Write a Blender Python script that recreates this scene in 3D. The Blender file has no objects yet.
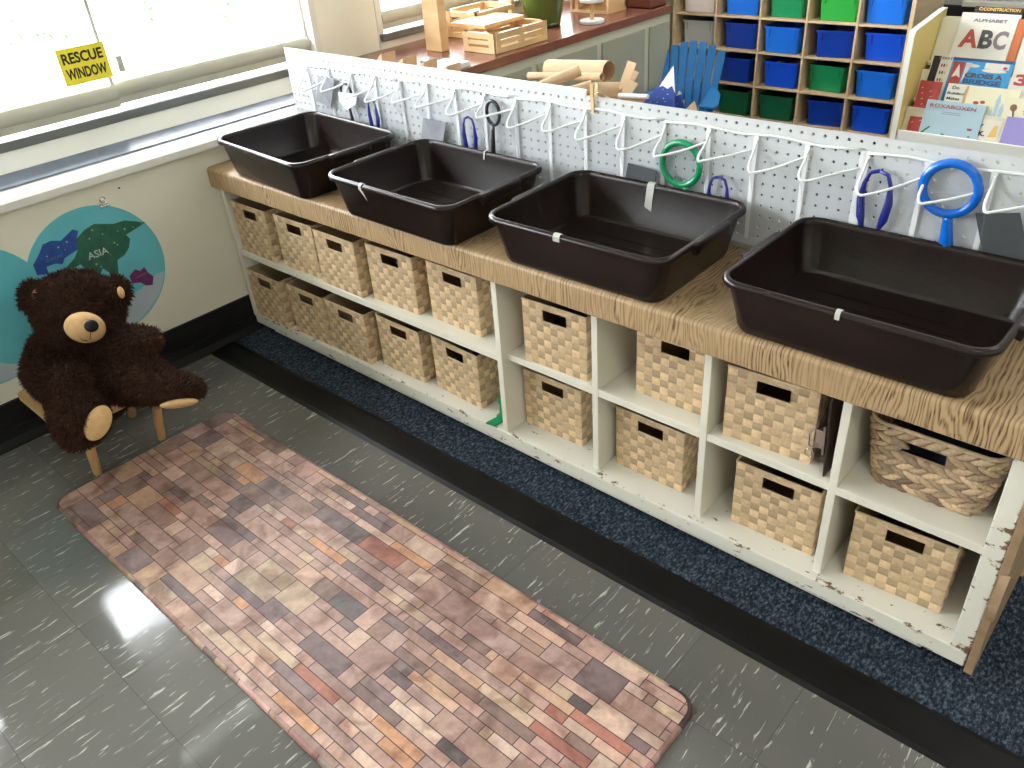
import bpy, bmesh, math, random
from mathutils import Vector, Matrix, noise
PI = math.pi
random.seed(7)
scene = bpy.context.scene
COL = scene.collection
# ------------------------------------------------------------------ camera
CAM = Vector((2.59265, -1.33181, 1.46461))
R_ = Vector((0.7470239, 0.66137174, -0.0673997)); U_ = Vector((-0.32118262, 0.44781565, 0.83444765)); F_ = Vector((-0.58206273, 0.60170472, -0.5469501))
FL = 816.977
cam = bpy.data.cameras.new('camera'); co = bpy.data.objects.new('camera', cam); COL.objects.link(co)
co.matrix_world = Matrix(((R_.x, U_.x, -F_.x, CAM.x), (R_.y, U_.y, -F_.y, CAM.y), (R_.z, U_.z, -F_.z, CAM.z), (0, 0, 0, 1)))
cam.sensor_width = 36; cam.lens = FL * 36 / 1024; cam.clip_start = .02
scene.camera = co
scene.cycles.transparent_max_bounces = 24

def ray(px, py): return F_ + R_ * ((px - 512) / FL) - U_ * ((py - 384) / FL)
def H(px, py, x=None, y=None, z=None):          # surveyed point of the photograph on a known plane of the room
    d = ray(px, py)
    if x is not None: t = (x - CAM.x) / d.x
    elif y is not None: t = (y - CAM.y) / d.y
    else: t = (z - CAM.z) / d.z
    return CAM + d * t
def D(px, py, dist): return CAM + ray(px, py) * dist

# ------------------------------------------------------------------ materials
MATS = {}
def nm(name):
    m = bpy.data.materials.new(name); m.use_nodes = True
    n = m.node_tree.nodes; l = m.node_tree.links
    return m, n, l, n['Principled BSDF']
def mat(name, col, rough=.5, metal=0, spec=.5, noise_amt=0, nscale=30, bump=0, bscale=200, coat=0, sheen=0):
    if name in MATS: return MATS[name]
    m, n, l, b = nm(name)
    b.inputs['Base Color'].default_value = (*col, 1); b.inputs['Roughness'].default_value = rough
    b.inputs['Metallic'].default_value = metal; b.inputs['Specular IOR Level'].default_value = spec
    if coat: b.inputs['Coat Weight'].default_value = coat; b.inputs['Coat Roughness'].default_value = .1
    if sheen: b.inputs['Sheen Weight'].default_value = sheen
    tc = n.new('ShaderNodeTexCoord')
    if noise_amt:
        t = n.new('ShaderNodeTexNoise'); t.inputs['Scale'].default_value = nscale; t.inputs['Detail'].default_value = 6
        l.new(tc.outputs['Object'], t.inputs['Vector'])
        r = n.new('ShaderNodeValToRGB'); e = r.color_ramp.elements
        e[0].position = .3; e[1].position = .7
        e[0].color = (*[c * (1 - noise_amt) for c in col], 1); e[1].color = (*[min(1, c * (1 + noise_amt)) for c in col], 1)
        l.new(t.outputs['Fac'], r.inputs[0]); l.new(r.outputs[0], b.inputs['Base Color'])
    if bump:
        t2 = n.new('ShaderNodeTexNoise'); t2.inputs['Scale'].default_value = bscale; t2.inputs['Detail'].default_value = 4
        l.new(tc.outputs['Object'], t2.inputs['Vector'])
        bp = n.new('ShaderNodeBump'); bp.inputs['Strength'].default_value = bump; bp.inputs['Distance'].default_value = .002
        l.new(t2.outputs['Fac'], bp.inputs['Height']); l.new(bp.outputs[0], b.inputs['Normal'])
    MATS[name] = m
    return m
def math_node(n, op, a=None, b=None, clamp=False):
    k = n.new('ShaderNodeMath'); k.operation = op; k.use_clamp = clamp
    for i, v in enumerate((a, b)):
        if isinstance(v, (int, float)): k.inputs[i].default_value = v
    return k

def attr_mat(name, rough=.6, nscale=60, namt=.25, bump=.2, mult=1.0, spec=.3):
    m, n, l, b = nm(name)
    a = n.new('ShaderNodeAttribute'); a.attribute_name = 'Col'
    tc = n.new('ShaderNodeTexCoord'); t = n.new('ShaderNodeTexNoise'); t.inputs['Scale'].default_value = nscale; t.inputs['Detail'].default_value = 8
    t.inputs['Roughness'].default_value = .65
    l.new(tc.outputs['Object'], t.inputs['Vector'])
    mr = n.new('ShaderNodeMapRange'); mr.inputs['From Min'].default_value = .3; mr.inputs['From Max'].default_value = .7
    mr.inputs['To Min'].default_value = (1 - namt) * mult; mr.inputs['To Max'].default_value = (1 + namt) * mult
    l.new(t.outputs['Fac'], mr.inputs['Value'])
    mx = n.new('ShaderNodeVectorMath'); mx.operation = 'SCALE'
    l.new(a.outputs['Color'], mx.inputs[0]); l.new(mr.outputs[0], mx.inputs['Scale'])
    l.new(mx.outputs[0], b.inputs['Base Color']); b.inputs['Roughness'].default_value = rough; b.inputs['Specular IOR Level'].default_value = spec
    if bump:
        bp = n.new('ShaderNodeBump'); bp.inputs['Strength'].default_value = bump; bp.inputs['Distance'].default_value = .001
        l.new(t.outputs['Fac'], bp.inputs['Height']); l.new(bp.outputs[0], b.inputs['Normal'])
    return m

def tile_mat():
    m, n, l, b = nm('vinyl_tile')
    tc = n.new('ShaderNodeTexCoord'); g = n.new('ShaderNodeNewGeometry')
    sep = n.new('ShaderNodeSeparateXYZ'); l.new(g.outputs['Position'], sep.inputs[0])
    T = .2287
    def joint(sock, org):
        a = math_node(n, 'SUBTRACT', None, org - 40 * T); l.new(sock, a.inputs[0])
        q = math_node(n, 'DIVIDE', None, T); l.new(a.outputs[0], q.inputs[0])
        f = math_node(n, 'FRACT'); l.new(q.outputs[0], f.inputs[0])
        s = math_node(n, 'SUBTRACT', None, .5); l.new(f.outputs[0], s.inputs[0])
        ab = math_node(n, 'ABSOLUTE'); l.new(s.outputs[0], ab.inputs[0])
        gt = math_node(n, 'GREATER_THAN', None, .5 - .0022); l.new(ab.outputs[0], gt.inputs[0])
        fl = math_node(n, 'FLOOR'); l.new(q.outputs[0], fl.inputs[0])
        return gt, fl
    jx, fx = joint(sep.outputs['X'], 1.1239); jy, fy = joint(sep.outputs['Y'], -1.1072)
    mxj = math_node(n, 'MAXIMUM'); l.new(jx.outputs[0], mxj.inputs[0]); l.new(jy.outputs[0], mxj.inputs[1])
    # per tile value
    cmb = n.new('ShaderNodeCombineXYZ'); l.new(fx.outputs[0], cmb.inputs[0]); l.new(fy.outputs[0], cmb.inputs[1])
    wn = n.new('ShaderNodeTexWhiteNoise'); l.new(cmb.outputs[0], wn.inputs['Vector'])
    # streaks stretched along the depth of the room
    mp = n.new('ShaderNodeMapping'); mp.inputs['Scale'].default_value = (115, 13, 1); mp.inputs['Rotation'].default_value = (0, 0, .06)
    off = n.new('ShaderNodeVectorMath'); off.operation = 'ADD'
    sc = n.new('ShaderNodeVectorMath'); sc.operation = 'SCALE'; sc.inputs['Scale'].default_value = 3
    l.new(wn.outputs['Color'], sc.inputs[0]); l.new(g.outputs['Position'], off.inputs[0]); l.new(sc.outputs[0], off.inputs[1])
    l.new(off.outputs[0], mp.inputs['Vector'])
    st = n.new('ShaderNodeTexNoise'); st.inputs['Scale'].default_value = 1; st.inputs['Detail'].default_value = 3; st.inputs['Roughness'].default_value = .62
    st.inputs['Distortion'].default_value = .6
    l.new(mp.outputs[0], st.inputs['Vector'])
    r = n.new('ShaderNodeValToRGB'); r.color_ramp.elements[0].position = .62; r.color_ramp.elements[1].position = .68
    l.new(st.outputs['Fac'], r.inputs[0])
    base = n.new('ShaderNodeMix'); base.data_type = 'RGBA'
    base.inputs[6].default_value = (.112, .111, .104, 1); base.inputs[7].default_value = (.130, .128, .120, 1); l.new(wn.outputs['Value'], base.inputs[0])
    m2 = n.new('ShaderNodeMix'); m2.data_type = 'RGBA'; l.new(base.outputs[2], m2.inputs[6]); m2.inputs[7].default_value = (.46, .47, .43, 1)
    l.new(r.outputs[0], m2.inputs[0])
    m3 = n.new('ShaderNodeMix'); m3.data_type = 'RGBA'; l.new(m2.outputs[2], m3.inputs[6]); m3.inputs[7].default_value = (.05, .049, .045, 1)
    l.new(mxj.outputs[0], m3.inputs[0]); l.new(m3.outputs[2], b.inputs['Base Color'])
    # worn polish
    wv = n.new('ShaderNodeTexNoise'); wv.inputs['Scale'].default_value = 5; wv.inputs['Detail'].default_value = 5; l.new(g.outputs['Position'], wv.inputs['Vector'])
    mr = n.new('ShaderNodeMapRange'); mr.inputs['From Min'].default_value = .35; mr.inputs['From Max'].default_value = .7; mr.inputs['To Min'].default_value = .05; mr.inputs['To Max'].default_value = .14
    l.new(wv.outputs['Fac'], mr.inputs['Value']); l.new(mr.outputs[0], b.inputs['Roughness'])
    b.inputs['Specular IOR Level'].default_value = .55
    bn = n.new('ShaderNodeTexNoise'); bn.inputs['Scale'].default_value = 14; l.new(g.outputs['Position'], bn.inputs['Vector'])
    bp = n.new('ShaderNodeBump'); bp.inputs['Strength'].default_value = .06; bp.inputs['Distance'].default_value = .003
    l.new(bn.outputs['Fac'], bp.inputs['Height']); l.new(bp.outputs[0], b.inputs['Normal'])
    return m

def carpet_mat():
    m, n, l, b = nm('blue_carpet')
    g = n.new('ShaderNodeNewGeometry')
    t = n.new('ShaderNodeTexNoise'); t.inputs['Scale'].default_value = 170; t.inputs['Detail'].default_value = 3; t.inputs['Roughness'].default_value = .7
    mp = n.new('ShaderNodeMapping'); mp.inputs['Scale'].default_value = (1, .55, 1); mp.inputs['Rotation'].default_value = (0, 0, .5)
    l.new(g.outputs['Position'], mp.inputs['Vector']); l.new(mp.outputs[0], t.inputs['Vector'])
    r = n.new('ShaderNodeValToRGB'); e = r.color_ramp.elements
    e[0].position = .36; e[0].color = (.008, .011, .018, 1); e[1].position = .68; e[1].color = (.11, .14, .175, 1)
    k = e.new(.52); k.color = (.026, .036, .054, 1)
    l.new(t.outputs['Fac'], r.inputs[0]); l.new(r.outputs[0], b.inputs['Base Color']); b.inputs['Roughness'].default_value = .95
    b.inputs['Specular IOR Level'].default_value = .1
    bp = n.new('ShaderNodeBump'); bp.inputs['Strength'].default_value = .8; bp.inputs['Distance'].default_value = .004
    l.new(t.outputs['Fac'], bp.inputs['Height']); l.new(bp.outputs[0], b.inputs['Normal'])
    return m

def woodprint_mat():
    # printed wood-grain cloth: the lines run over the top towards the back and fold down over the front edge
    m, n, l, b = nm('woodgrain_cloth')
    g = n.new('ShaderNodeNewGeometry'); s = n.new('ShaderNodeSeparateXYZ'); l.new(g.outputs['Position'], s.inputs[0])
    v = math_node(n, 'SUBTRACT'); l.new(s.outputs['Y'], v.inputs[0]); l.new(s.outputs['Z'], v.inputs[1])
    c = n.new('ShaderNodeCombineXYZ'); l.new(s.outputs['X'], c.inputs[0]); l.new(v.outputs[0], c.inputs[1])
    mp = n.new('ShaderNodeMapping'); mp.inputs['Scale'].default_value = (6.5, 2.2, 1); l.new(c.outputs[0], mp.inputs['Vector'])
    big = n.new('ShaderNodeTexNoise'); big.inputs['Scale'].default_value = 1.3; big.inputs['Detail'].default_value = 2.0; big.inputs['Distortion'].default_value = .6
    l.new(mp.outputs[0], big.inputs['Vector'])
    # rings = level lines of the large noise
    k = math_node(n, 'MULTIPLY', None, 60); l.new(big.outputs['Fac'], k.inputs[0])
    kx = math_node(n, 'MULTIPLY', None, 720); l.new(s.outputs['X'], kx.inputs[0])
    ad = math_node(n, 'ADD'); l.new(k.outputs[0], ad.inputs[0]); l.new(kx.outputs[0], ad.inputs[1])
    nb = n.new('ShaderNodeTexNoise'); mpb = n.new('ShaderNodeMapping'); mpb.inputs['Scale'].default_value = (75, 4.5, 1); l.new(c.outputs[0], mpb.inputs['Vector'])
    nb.inputs['Scale'].default_value = 1; nb.inputs['Detail'].default_value = 2; l.new(mpb.outputs[0], nb.inputs['Vector'])
    nb2 = math_node(n, 'MULTIPLY', None, 15); l.new(nb.outputs['Fac'], nb2.inputs[0]); ad2 = math_node(n, 'ADD'); l.new(ad.outputs[0], ad2.inputs[0]); l.new(nb2.outputs[0], ad2.inputs[1])
    sn = math_node(n, 'SINE'); l.new(ad2.outputs[0], sn.inputs[0])
    fine = n.new('ShaderNodeTexNoise'); mp2 = n.new('ShaderNodeMapping'); mp2.inputs['Scale'].default_value = (420, 26, 1); l.new(c.outputs[0], mp2.inputs['Vector'])
    fine.inputs['Scale'].default_value = 1; fine.inputs['Detail'].default_value = 4; l.new(mp2.outputs[0], fine.inputs['Vector'])
    f2 = math_node(n, 'MULTIPLY_ADD', None, 3.6); f2.inputs[2].default_value = -1.8; l.new(fine.outputs['Fac'], f2.inputs[0])
    tot = math_node(n, 'ADD'); l.new(sn.outputs[0], tot.inputs[0]); l.new(f2.outputs[0], tot.inputs[1])
    # broad bands where the grain is faint
    bd = n.new('ShaderNodeTexNoise'); mp3 = n.new('ShaderNodeMapping'); mp3.inputs['Scale'].default_value = (9, 1.2, 1); l.new(c.outputs[0], mp3.inputs['Vector'])
    bd.inputs['Scale'].default_value = 1; l.new(mp3.outputs[0], bd.inputs['Vector'])
    bm = n.new('ShaderNodeMapRange'); bm.inputs['From Min'].default_value = .35; bm.inputs['From Max'].default_value = .6; bm.inputs['To Min'].default_value = .3; bm.inputs['To Max'].default_value = 1.25
    l.new(bd.outputs['Fac'], bm.inputs['Value'])
    t2 = math_node(n, 'MULTIPLY'); l.new(tot.outputs[0], t2.inputs[0]); l.new(bm.outputs[0], t2.inputs[1])
    mr = n.new('ShaderNodeMapRange'); mr.inputs['From Min'].default_value = -2.0; mr.inputs['From Max'].default_value = 1.6; l.new(t2.outputs[0], mr.inputs['Value'])
    r = n.new('ShaderNodeValToRGB'); e = r.color_ramp.elements
    e[0].position = .10; e[0].color = (.085, .042, .018, 1); e[1].position = .72; e[1].color = (.44, .31, .175, 1)
    q = e.new(.28); q.color = (.26, .165, .082, 1)
    l.new(mr.outputs[0], r.inputs[0]); l.new(r.outputs[0], b.inputs['Base Color'])
    b.inputs['Roughness'].default_value = .42; b.inputs['Specular IOR Level'].default_value = .4
    bw = n.new('ShaderNodeTexNoise'); bw.inputs['Scale'].default_value = 18; l.new(c.outputs[0], bw.inputs['Vector'])
    bp = n.new('ShaderNodeBump'); bp.inputs['Strength'].default_value = .25; bp.inputs['Distance'].default_value = .004
    l.new(bw.outputs['Fac'], bp.inputs['Height']); l.new(bp.outputs[0], b.inputs['Normal'])
    return m

def paint_mat(name, col, chip=(.17, .10, .055), amount=.60, scale=26, edges=()):
    m, n, l, b = nm(name)
    tc = n.new('ShaderNodeNewGeometry')
    t = n.new('ShaderNodeTexNoise'); t.inputs['Scale'].default_value = scale; t.inputs['Detail'].default_value = 9; t.inputs['Roughness'].default_value = .72
    mp = n.new('ShaderNodeMapping'); mp.inputs['Scale'].default_value = (.55, 1, 1.2); l.new(tc.outputs['Position'], mp.inputs['Vector']); l.new(mp.outputs[0], t.inputs['Vector'])
    r = n.new('ShaderNodeValToRGB'); r.color_ramp.elements[0].position = amount; r.color_ramp.elements[1].position = amount + .015
    fac = t.outputs['Fac']
    if edges:
        sp = n.new('ShaderNodeSeparateXYZ'); l.new(tc.outputs['Position'], sp.inputs[0])
        for ax, v, wd, gain in edges:
            d = math_node(n, 'SUBTRACT', None, v); l.new(sp.outputs[ax], d.inputs[0]); ab = math_node(n, 'ABSOLUTE'); l.new(d.outputs[0], ab.inputs[0])
            mr = n.new('ShaderNodeMapRange'); mr.inputs['From Min'].default_value = 0; mr.inputs['From Max'].default_value = wd; mr.inputs['To Min'].default_value = gain; mr.inputs['To Max'].default_value = 0
            l.new(ab.outputs[0], mr.inputs['Value']); sm = math_node(n, 'ADD'); l.new(fac, sm.inputs[0]); l.new(mr.outputs[0], sm.inputs[1]); fac = sm.outputs[0]
    l.new(fac, r.inputs[0])
    t2 = n.new('ShaderNodeTexNoise'); t2.inputs['Scale'].default_value = 4; l.new(tc.outputs['Position'], t2.inputs['Vector'])
    a = n.new('ShaderNodeMix'); a.data_type = 'RGBA'; a.inputs[6].default_value = (*[c * .88 for c in col], 1); a.inputs[7].default_value = (*col, 1); l.new(t2.outputs['Fac'], a.inputs[0])
    mx = n.new('ShaderNodeMix'); mx.data_type = 'RGBA'; l.new(a.outputs[2], mx.inputs[6]); mx.inputs[7].default_value = (*chip, 1)
    l.new(r.outputs[0], mx.inputs[0]); l.new(mx.outputs[2], b.inputs['Base Color']); b.inputs['Roughness'].default_value = .45
    bp = n.new('ShaderNodeBump'); bp.inputs['Strength'].default_value = .25; bp.inputs['Distance'].default_value = .001; bp.invert = True
    l.new(r.outputs[0], bp.inputs['Height']); l.new(bp.outputs[0], b.inputs['Normal'])
    return m

def wood_mat(name, c1, c2, scale=(3, 3, 40), rough=.5):
    if name in MATS: return MATS[name]
    m, n, l, b = nm(name)
    tc = n.new('ShaderNodeTexCoord'); mp = n.new('ShaderNodeMapping'); mp.inputs['Scale'].default_value = scale; l.new(tc.outputs['Object'], mp.inputs['Vector'])
    t = n.new('ShaderNodeTexNoise'); t.inputs['Scale'].default_value = 2; t.inputs['Detail'].default_value = 5; l.new(mp.outputs[0], t.inputs['Vector'])
    r = n.new('ShaderNodeValToRGB'); r.color_ramp.elements[0].position = .35; r.color_ramp.elements[1].position = .65
    r.color_ramp.elements[0].color = (*c1, 1); r.color_ramp.elements[1].color = (*c2, 1)
    l.new(t.outputs['Fac'], r.inputs[0]); l.new(r.outputs[0], b.inputs['Base Color']); b.inputs['Roughness'].default_value = rough
    MATS[name] = m
    return m

def clear_mat(name, tint=(1, 1, 1), refl=.12, rough=.08, body=0.0, bodycol=(.8, .82, .85), crinkle=0):
    # thin clear sheet: light passes straight through, the surface mirrors a little, some haze of its own
    m = bpy.data.materials.new(name); m.use_nodes = True; n = m.node_tree.nodes; l = m.node_tree.links
    n.remove(n['Principled BSDF']); out = n['Material Output']
    tr = n.new('ShaderNodeBsdfTransparent'); tr.inputs[0].default_value = (*tint, 1)
    gl = n.new('ShaderNodeBsdfGlossy'); gl.inputs['Roughness'].default_value = rough
    fr = n.new('ShaderNodeLayerWeight'); fr.inputs[0].default_value = .35
    if crinkle:
        tc = n.new('ShaderNodeTexCoord'); t = n.new('ShaderNodeTexNoise'); t.inputs['Scale'].default_value = 22; t.inputs['Detail'].default_value = 3; t.inputs['Distortion'].default_value = 1.2
        l.new(tc.outputs['Object'], t.inputs['Vector'])
        bp = n.new('ShaderNodeBump'); bp.inputs['Strength'].default_value = crinkle; bp.inputs['Distance'].default_value = .01
        l.new(t.outputs['Fac'], bp.inputs['Height']); l.new(bp.outputs[0], gl.inputs['Normal'])
    pw = n.new('ShaderNodeMath'); pw.operation = 'POWER'; pw.inputs[1].default_value = 4; l.new(fr.outputs['Facing'], pw.inputs[0])
    ad = n.new('ShaderNodeMath'); ad.operation = 'MULTIPLY_ADD'; ad.inputs[1].default_value = .6; ad.inputs[2].default_value = .03 + refl * .3; ad.use_clamp = True
    l.new(pw.outputs[0], ad.inputs[0])
    mx = n.new('ShaderNodeMixShader'); l.new(ad.outputs[0], mx.inputs[0]); l.new(tr.outputs[0], mx.inputs[1]); l.new(gl.outputs[0], mx.inputs[2])
    last = mx
    if body:
        df = n.new('ShaderNodeBsdfTranslucent'); df2 = n.new('ShaderNodeBsdfDiffuse'); df.inputs[0].default_value = (*bodycol, 1); df2.inputs[0].default_value = (*bodycol, 1)
        a2 = n.new('ShaderNodeMixShader'); a2.inputs[0].default_value = .65; l.new(df.outputs[0], a2.inputs[1]); l.new(df2.outputs[0], a2.inputs[2])
        m2 = n.new('ShaderNodeMixShader'); m2.inputs[0].default_value = body; l.new(mx.outputs[0], m2.inputs[1]); l.new(a2.outputs[0], m2.inputs[2]); last = m2
    l.new(last.outputs[0], out.inputs['Surface'])
    return m

M_tile = tile_mat(); M_carpet = carpet_mat(); M_cloth = woodprint_mat()
M_paint = paint_mat('cream_chipped_paint', (.80, .775, .67), amount=.665)
M_paint_worn = paint_mat('worn_cream_paint', (.78, .765, .68), amount=.672, scale=34, edges=(('Z', .0731, .010, .055), ('Z', .0314, .010, .06), ('X', 2.4989, .010, .07), ('X', 2.4633, .008, .05), ('Y', 0, .018, .075)))
M_cream = mat('cream_paint_inside', (.78, .75, .64), .5, noise_amt=.05, nscale=6)
M_wall = mat('cream_wall_paint', (.76, .74, .62), .55, noise_amt=.03, nscale=3)
M_white = mat('white_paint', (.78, .78, .72), .4)
M_black_rubber = mat('black_rubber', (.0045, .0045, .005), .42, spec=.22, noise_amt=.3, nscale=12, bump=.1, bscale=60)
M_black = mat('black_vinyl', (.006, .006, .007), .45, spec=.25)
M_tub = mat('dark_brown_plastic', (.0125, .0068, .0062), .26, noise_amt=.12, nscale=14, bump=.12, bscale=90, spec=.36)
M_tape = mat('grey_white_tape', (.46, .46, .43), .5)
M_weave = attr_mat('paper_strip_weave', .6, 160, .14, .35, spec=.25)
M_weave2 = attr_mat('water_hyacinth', .6, 180, .3, .6, spec=.25)
M_rim = mat('paper_rim', (.56, .42, .27), .6, noise_amt=.2, nscale=60)
M_rug = attr_mat('printed_brick_vinyl', .5, 45, .22, .05, spec=.4)
_n = M_rug.node_tree.nodes; _l = M_rug.node_tree.links
_t = [q for q in _n if q.type == 'TEX_NOISE'][0]; _b = _n['Principled BSDF']; _src = _b.inputs['Base Color'].links[0].from_socket
_t2 = _n.new('ShaderNodeTexNoise'); _t2.inputs['Scale'].default_value = 13; _t2.inputs['Detail'].default_value = 3; _t2.inputs['Distortion'].default_value = .8
_l.new(_t.inputs['Vector'].links[0].from_socket, _t2.inputs['Vector'])
_r = _n.new('ShaderNodeValToRGB'); _r.color_ramp.elements[0].position = .33; _r.color_ramp.elements[0].color = (.58, .50, .48, 1); _r.color_ramp.elements[1].position = .55; _r.color_ramp.elements[1].color = (1.0, 1.0, 1.0, 1)
_l.new(_t2.outputs['Fac'], _r.inputs[0]); _m = _n.new('ShaderNodeVectorMath'); _m.operation = 'MULTIPLY'; _l.new(_src, _m.inputs[0]); _l.new(_r.outputs[0], _m.inputs[1]); _l.new(_m.outputs[0], _b.inputs['Base Color'])
M_peg = mat('white_pegboard', (.60, .62, .63), .4)
M_strip = mat('white_binding', (.80, .81, .82), .5)
M_film = clear_mat('clear_pocket_film', (.985, .99, 1), .10, .1, body=.035, crinkle=.6)
M_glass = clear_mat('window_glass', (1, 1, 1), .0, .0)
M_lens = clear_mat('clear_lens', (.97, .99, .99), .2, .03)
M_brown_board = wood_mat('brown_board', (.27, .18, .10), (.36, .25, .15), (2, 2, 12))
M_pine = wood_mat('pine', (.62, .40, .19), (.74, .52, .28), (3, 3, 14))
M_stool = wood_mat('stool_wood', (.50, .30, .12), (.62, .40, .18), (3, 20, 3))
M_maple = wood_mat('maple_board', (.58, .43, .26), (.68, .52, .33), (2, 2, 14))
M_card = mat('brown_cardboard', (.56, .39, .24), .8, noise_amt=.08, nscale=20)
M_cardin = mat('dark_cardboard', (.33, .22, .13), .85)
M_lam = mat('red_brown_laminate', (.24, .085, .055), .22, noise_amt=.1, nscale=30)
M_greygreen = mat('grey_green_panel', (.36, .37, .30), .5)
M_greytrim = mat('cream_trim', (.58, .57, .47), .5)
M_frame = mat('window_frame_paint', (.52, .51, .43), .35)
M_alu = mat('grey_aluminium', (.17, .18, .18), .4, metal=.3)
M_blue = mat('blue_plastic', (.006, .085, .72), .35)
M_blue2 = mat('bright_blue_plastic', (.010, .17, .78), .35)
M_navyb = mat('navy_plastic', (.005, .045, .40), .35)
M_green = mat('green_plastic', (.01, .27, .10), .35)
M_green2 = mat('bright_green_plastic', (.03, .40, .06), .35)
M_dgreen = mat('dark_green_plastic', (.006, .12, .05), .4)
M_pink = mat('pale_plastic', (.78, .70, .68), .4)
M_greyp = mat('light_grey_plastic', (.52, .54, .55), .45)
M_chairblue = mat('chair_blue_plastic', (.012, .19, .55), .38)
M_navy = mat('navy_handle', (.015, .02, .22), .3)
M_magblue = mat('magnifier_blue', (.004, .12, .55), .2)
M_maggreen = mat('magnifier_green', (.005, .25, .10), .25)
M_darkgrey = mat('slate_card', (.055, .062, .068), .5)
M_grey = mat('grey_card', (.26, .28, .31), .4)
M_blackp = mat('black_handle', (.02, .02, .024), .3)
M_steel = mat('steel', (.55, .55, .55), .25, metal=1)
M_red = mat('brick_red', (.42, .05, .04), .5)
M_yel = mat('safety_yellow', (.95, .80, .05), .5)
M_ink = mat('black_ink', (.02, .018, .012), .6)
M_skin_b = mat('bear_tan_felt', (.50, .31, .14), .9, noise_amt=.1, nscale=60)
M_nose = mat('bear_nose', (.006, .005, .005), .6, spec=.2)
M_fur = attr_mat('brown_plush', .85, 40, .25, 0, spec=.1)

# ------------------------------------------------------------------ mesh building
class MB:
    def __init__(s): s.v = []; s.f = []; s.c = []; s.mi = []
    def quad(s, a, b, c, d, col=None, mi=0):
        i = len(s.v); s.v += [Vector(a), Vector(b), Vector(c), Vector(d)]; s.f.append((i, i + 1, i + 2, i + 3)); s.c.append(col); s.mi.append(mi)
    def poly(s, pts, col=None, mi=0):
        i = len(s.v); s.v += [Vector(p) for p in pts]; s.f.append(tuple(range(i, i + len(pts)))); s.c.append(col); s.mi.append(mi)
    def face(s, idx, col=None, mi=0): s.f.append(tuple(idx)); s.c.append(col); s.mi.append(mi)
    def box(s, x0, x1, y0, y1, z0, z1, col=None, mi=0, M=None):
        i = len(s.v)
        P = [(x0, y0, z0), (x1, y0, z0), (x1, y1, z0), (x0, y1, z0), (x0, y0, z1), (x1, y0, z1), (x1, y1, z1), (x0, y1, z1)]
        s.v += [(M @ Vector(p)) if M else Vector(p) for p in P]
        for f in ((0, 3, 2, 1), (4, 5, 6, 7), (0, 1, 5, 4), (1, 2, 6, 5), (2, 3, 7, 6), (3, 0, 4, 7)):
            s.f.append(tuple(i + k for k in f)); s.c.append(col); s.mi.append(mi)
        return s
    def loops(s, rings, closed=True, cap0=False, cap1=False, col=None, mi=0):
        i0 = len(s.v); n = len(rings[0])
        for r in rings: s.v += [Vector(p) for p in r]
        for k in range(len(rings) - 1):
            for j in range(n if closed else n - 1):
                a = i0 + k * n + j; b = i0 + k * n + (j + 1) % n
                s.f.append((a, b, b + n, a + n)); s.c.append(col); s.mi.append(mi)
        if cap0: s.f.append(tuple(i0 + j for j in reversed(range(n)))); s.c.append(col); s.mi.append(mi)
        if cap1: s.f.append(tuple(i0 + (len(rings) - 1) * n + j for j in range(n))); s.c.append(col); s.mi.append(mi)
        return s
    def tube(s, pts, r, n=8, closed=False, cap=True, col=None, flat=1.0, up=Vector((0, 0, 1)), mi=0):
        pts = [Vector(p) for p in pts]; N = len(pts); rings = []
        rr = r if isinstance(r, (list, tuple)) else [r] * N
        prev = None
        for k in range(N):
            if closed: t = pts[(k + 1) % N] - pts[k - 1]
            else: t = pts[min(k + 1, N - 1)] - pts[max(k - 1, 0)]
            t.normalize()
            a = prev if prev is not None else (up if abs(t.dot(up)) < .95 else Vector((1, 0, 0)))
            a = (a - t * a.dot(t)); a.normalize(); b = t.cross(a); prev = a
            rings.append([pts[k] + a * (rr[k] * math.cos(2 * PI * j / n)) + b * (rr[k] * flat * math.sin(2 * PI * j / n)) for j in range(n)])
        if closed: rings.append(rings[0])
        s.loops(rings, True, cap and not closed, cap and not closed, col, mi)
        return s
    def lathe(s, prof, c=(0, 0, 0), n=32, col=None, M=None, mi=0):
        rings = []
        for r, z in prof:
            ring = [Vector((c[0] + r * math.cos(2 * PI * j / n), c[1] + r * math.sin(2 * PI * j / n), c[2] + z)) for j in range(n)]
            rings.append([M @ p for p in ring] if M else ring)
        s.loops(rings, True, True, True, col, mi); return s
    def ell(s, c, r, M=None, nu=16, nv=10, col=None, mi=0):
        rings = []
        for k in range(nv + 1):
            th = PI * k / nv; th = min(max(th, .05), PI - .05)
            rings.append([Vector(c) + ((M @ Vector((r[0] * math.sin(th) * math.cos(2 * PI * j / nu), r[1] * math.sin(th) * math.sin(2 * PI * j / nu), r[2] * math.cos(th)))) if M else Vector((r[0] * math.sin(th) * math.cos(2 * PI * j / nu), r[1] * math.sin(th) * math.sin(2 * PI * j / nu), r[2] * math.cos(th)))) for j in range(nu)])
        s.loops(list(reversed(rings)), True, True, True, col, mi); return s
    def prism(s, pts2, f, col=None, mi=0):
        # pts2: outline; f(u, v, w): 2D + depth flag -> 3D
        a = [Vector(f(u, v, 0)) for u, v in pts2]; b = [Vector(f(u, v, 1)) for u, v in pts2]
        s.loops([a, b], True, True, True, col, mi); return s
    def mesh(s, name):
        me = bpy.data.meshes.new(name); me.from_pydata([tuple(v) for v in s.v], [], s.f)
        if any(c is not None for c in s.c):
            at = me.color_attributes.new('Col', 'FLOAT_COLOR', 'CORNER'); data = []
            for f, c in zip(s.f, s.c):
                c = c or (.5, .5, .5); data += [c[0], c[1], c[2], 1.0] * len(f)
            at.data.foreach_set('color', data)
        me.polygons.foreach_set('material_index', s.mi)
        me.update(); return me

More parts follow.
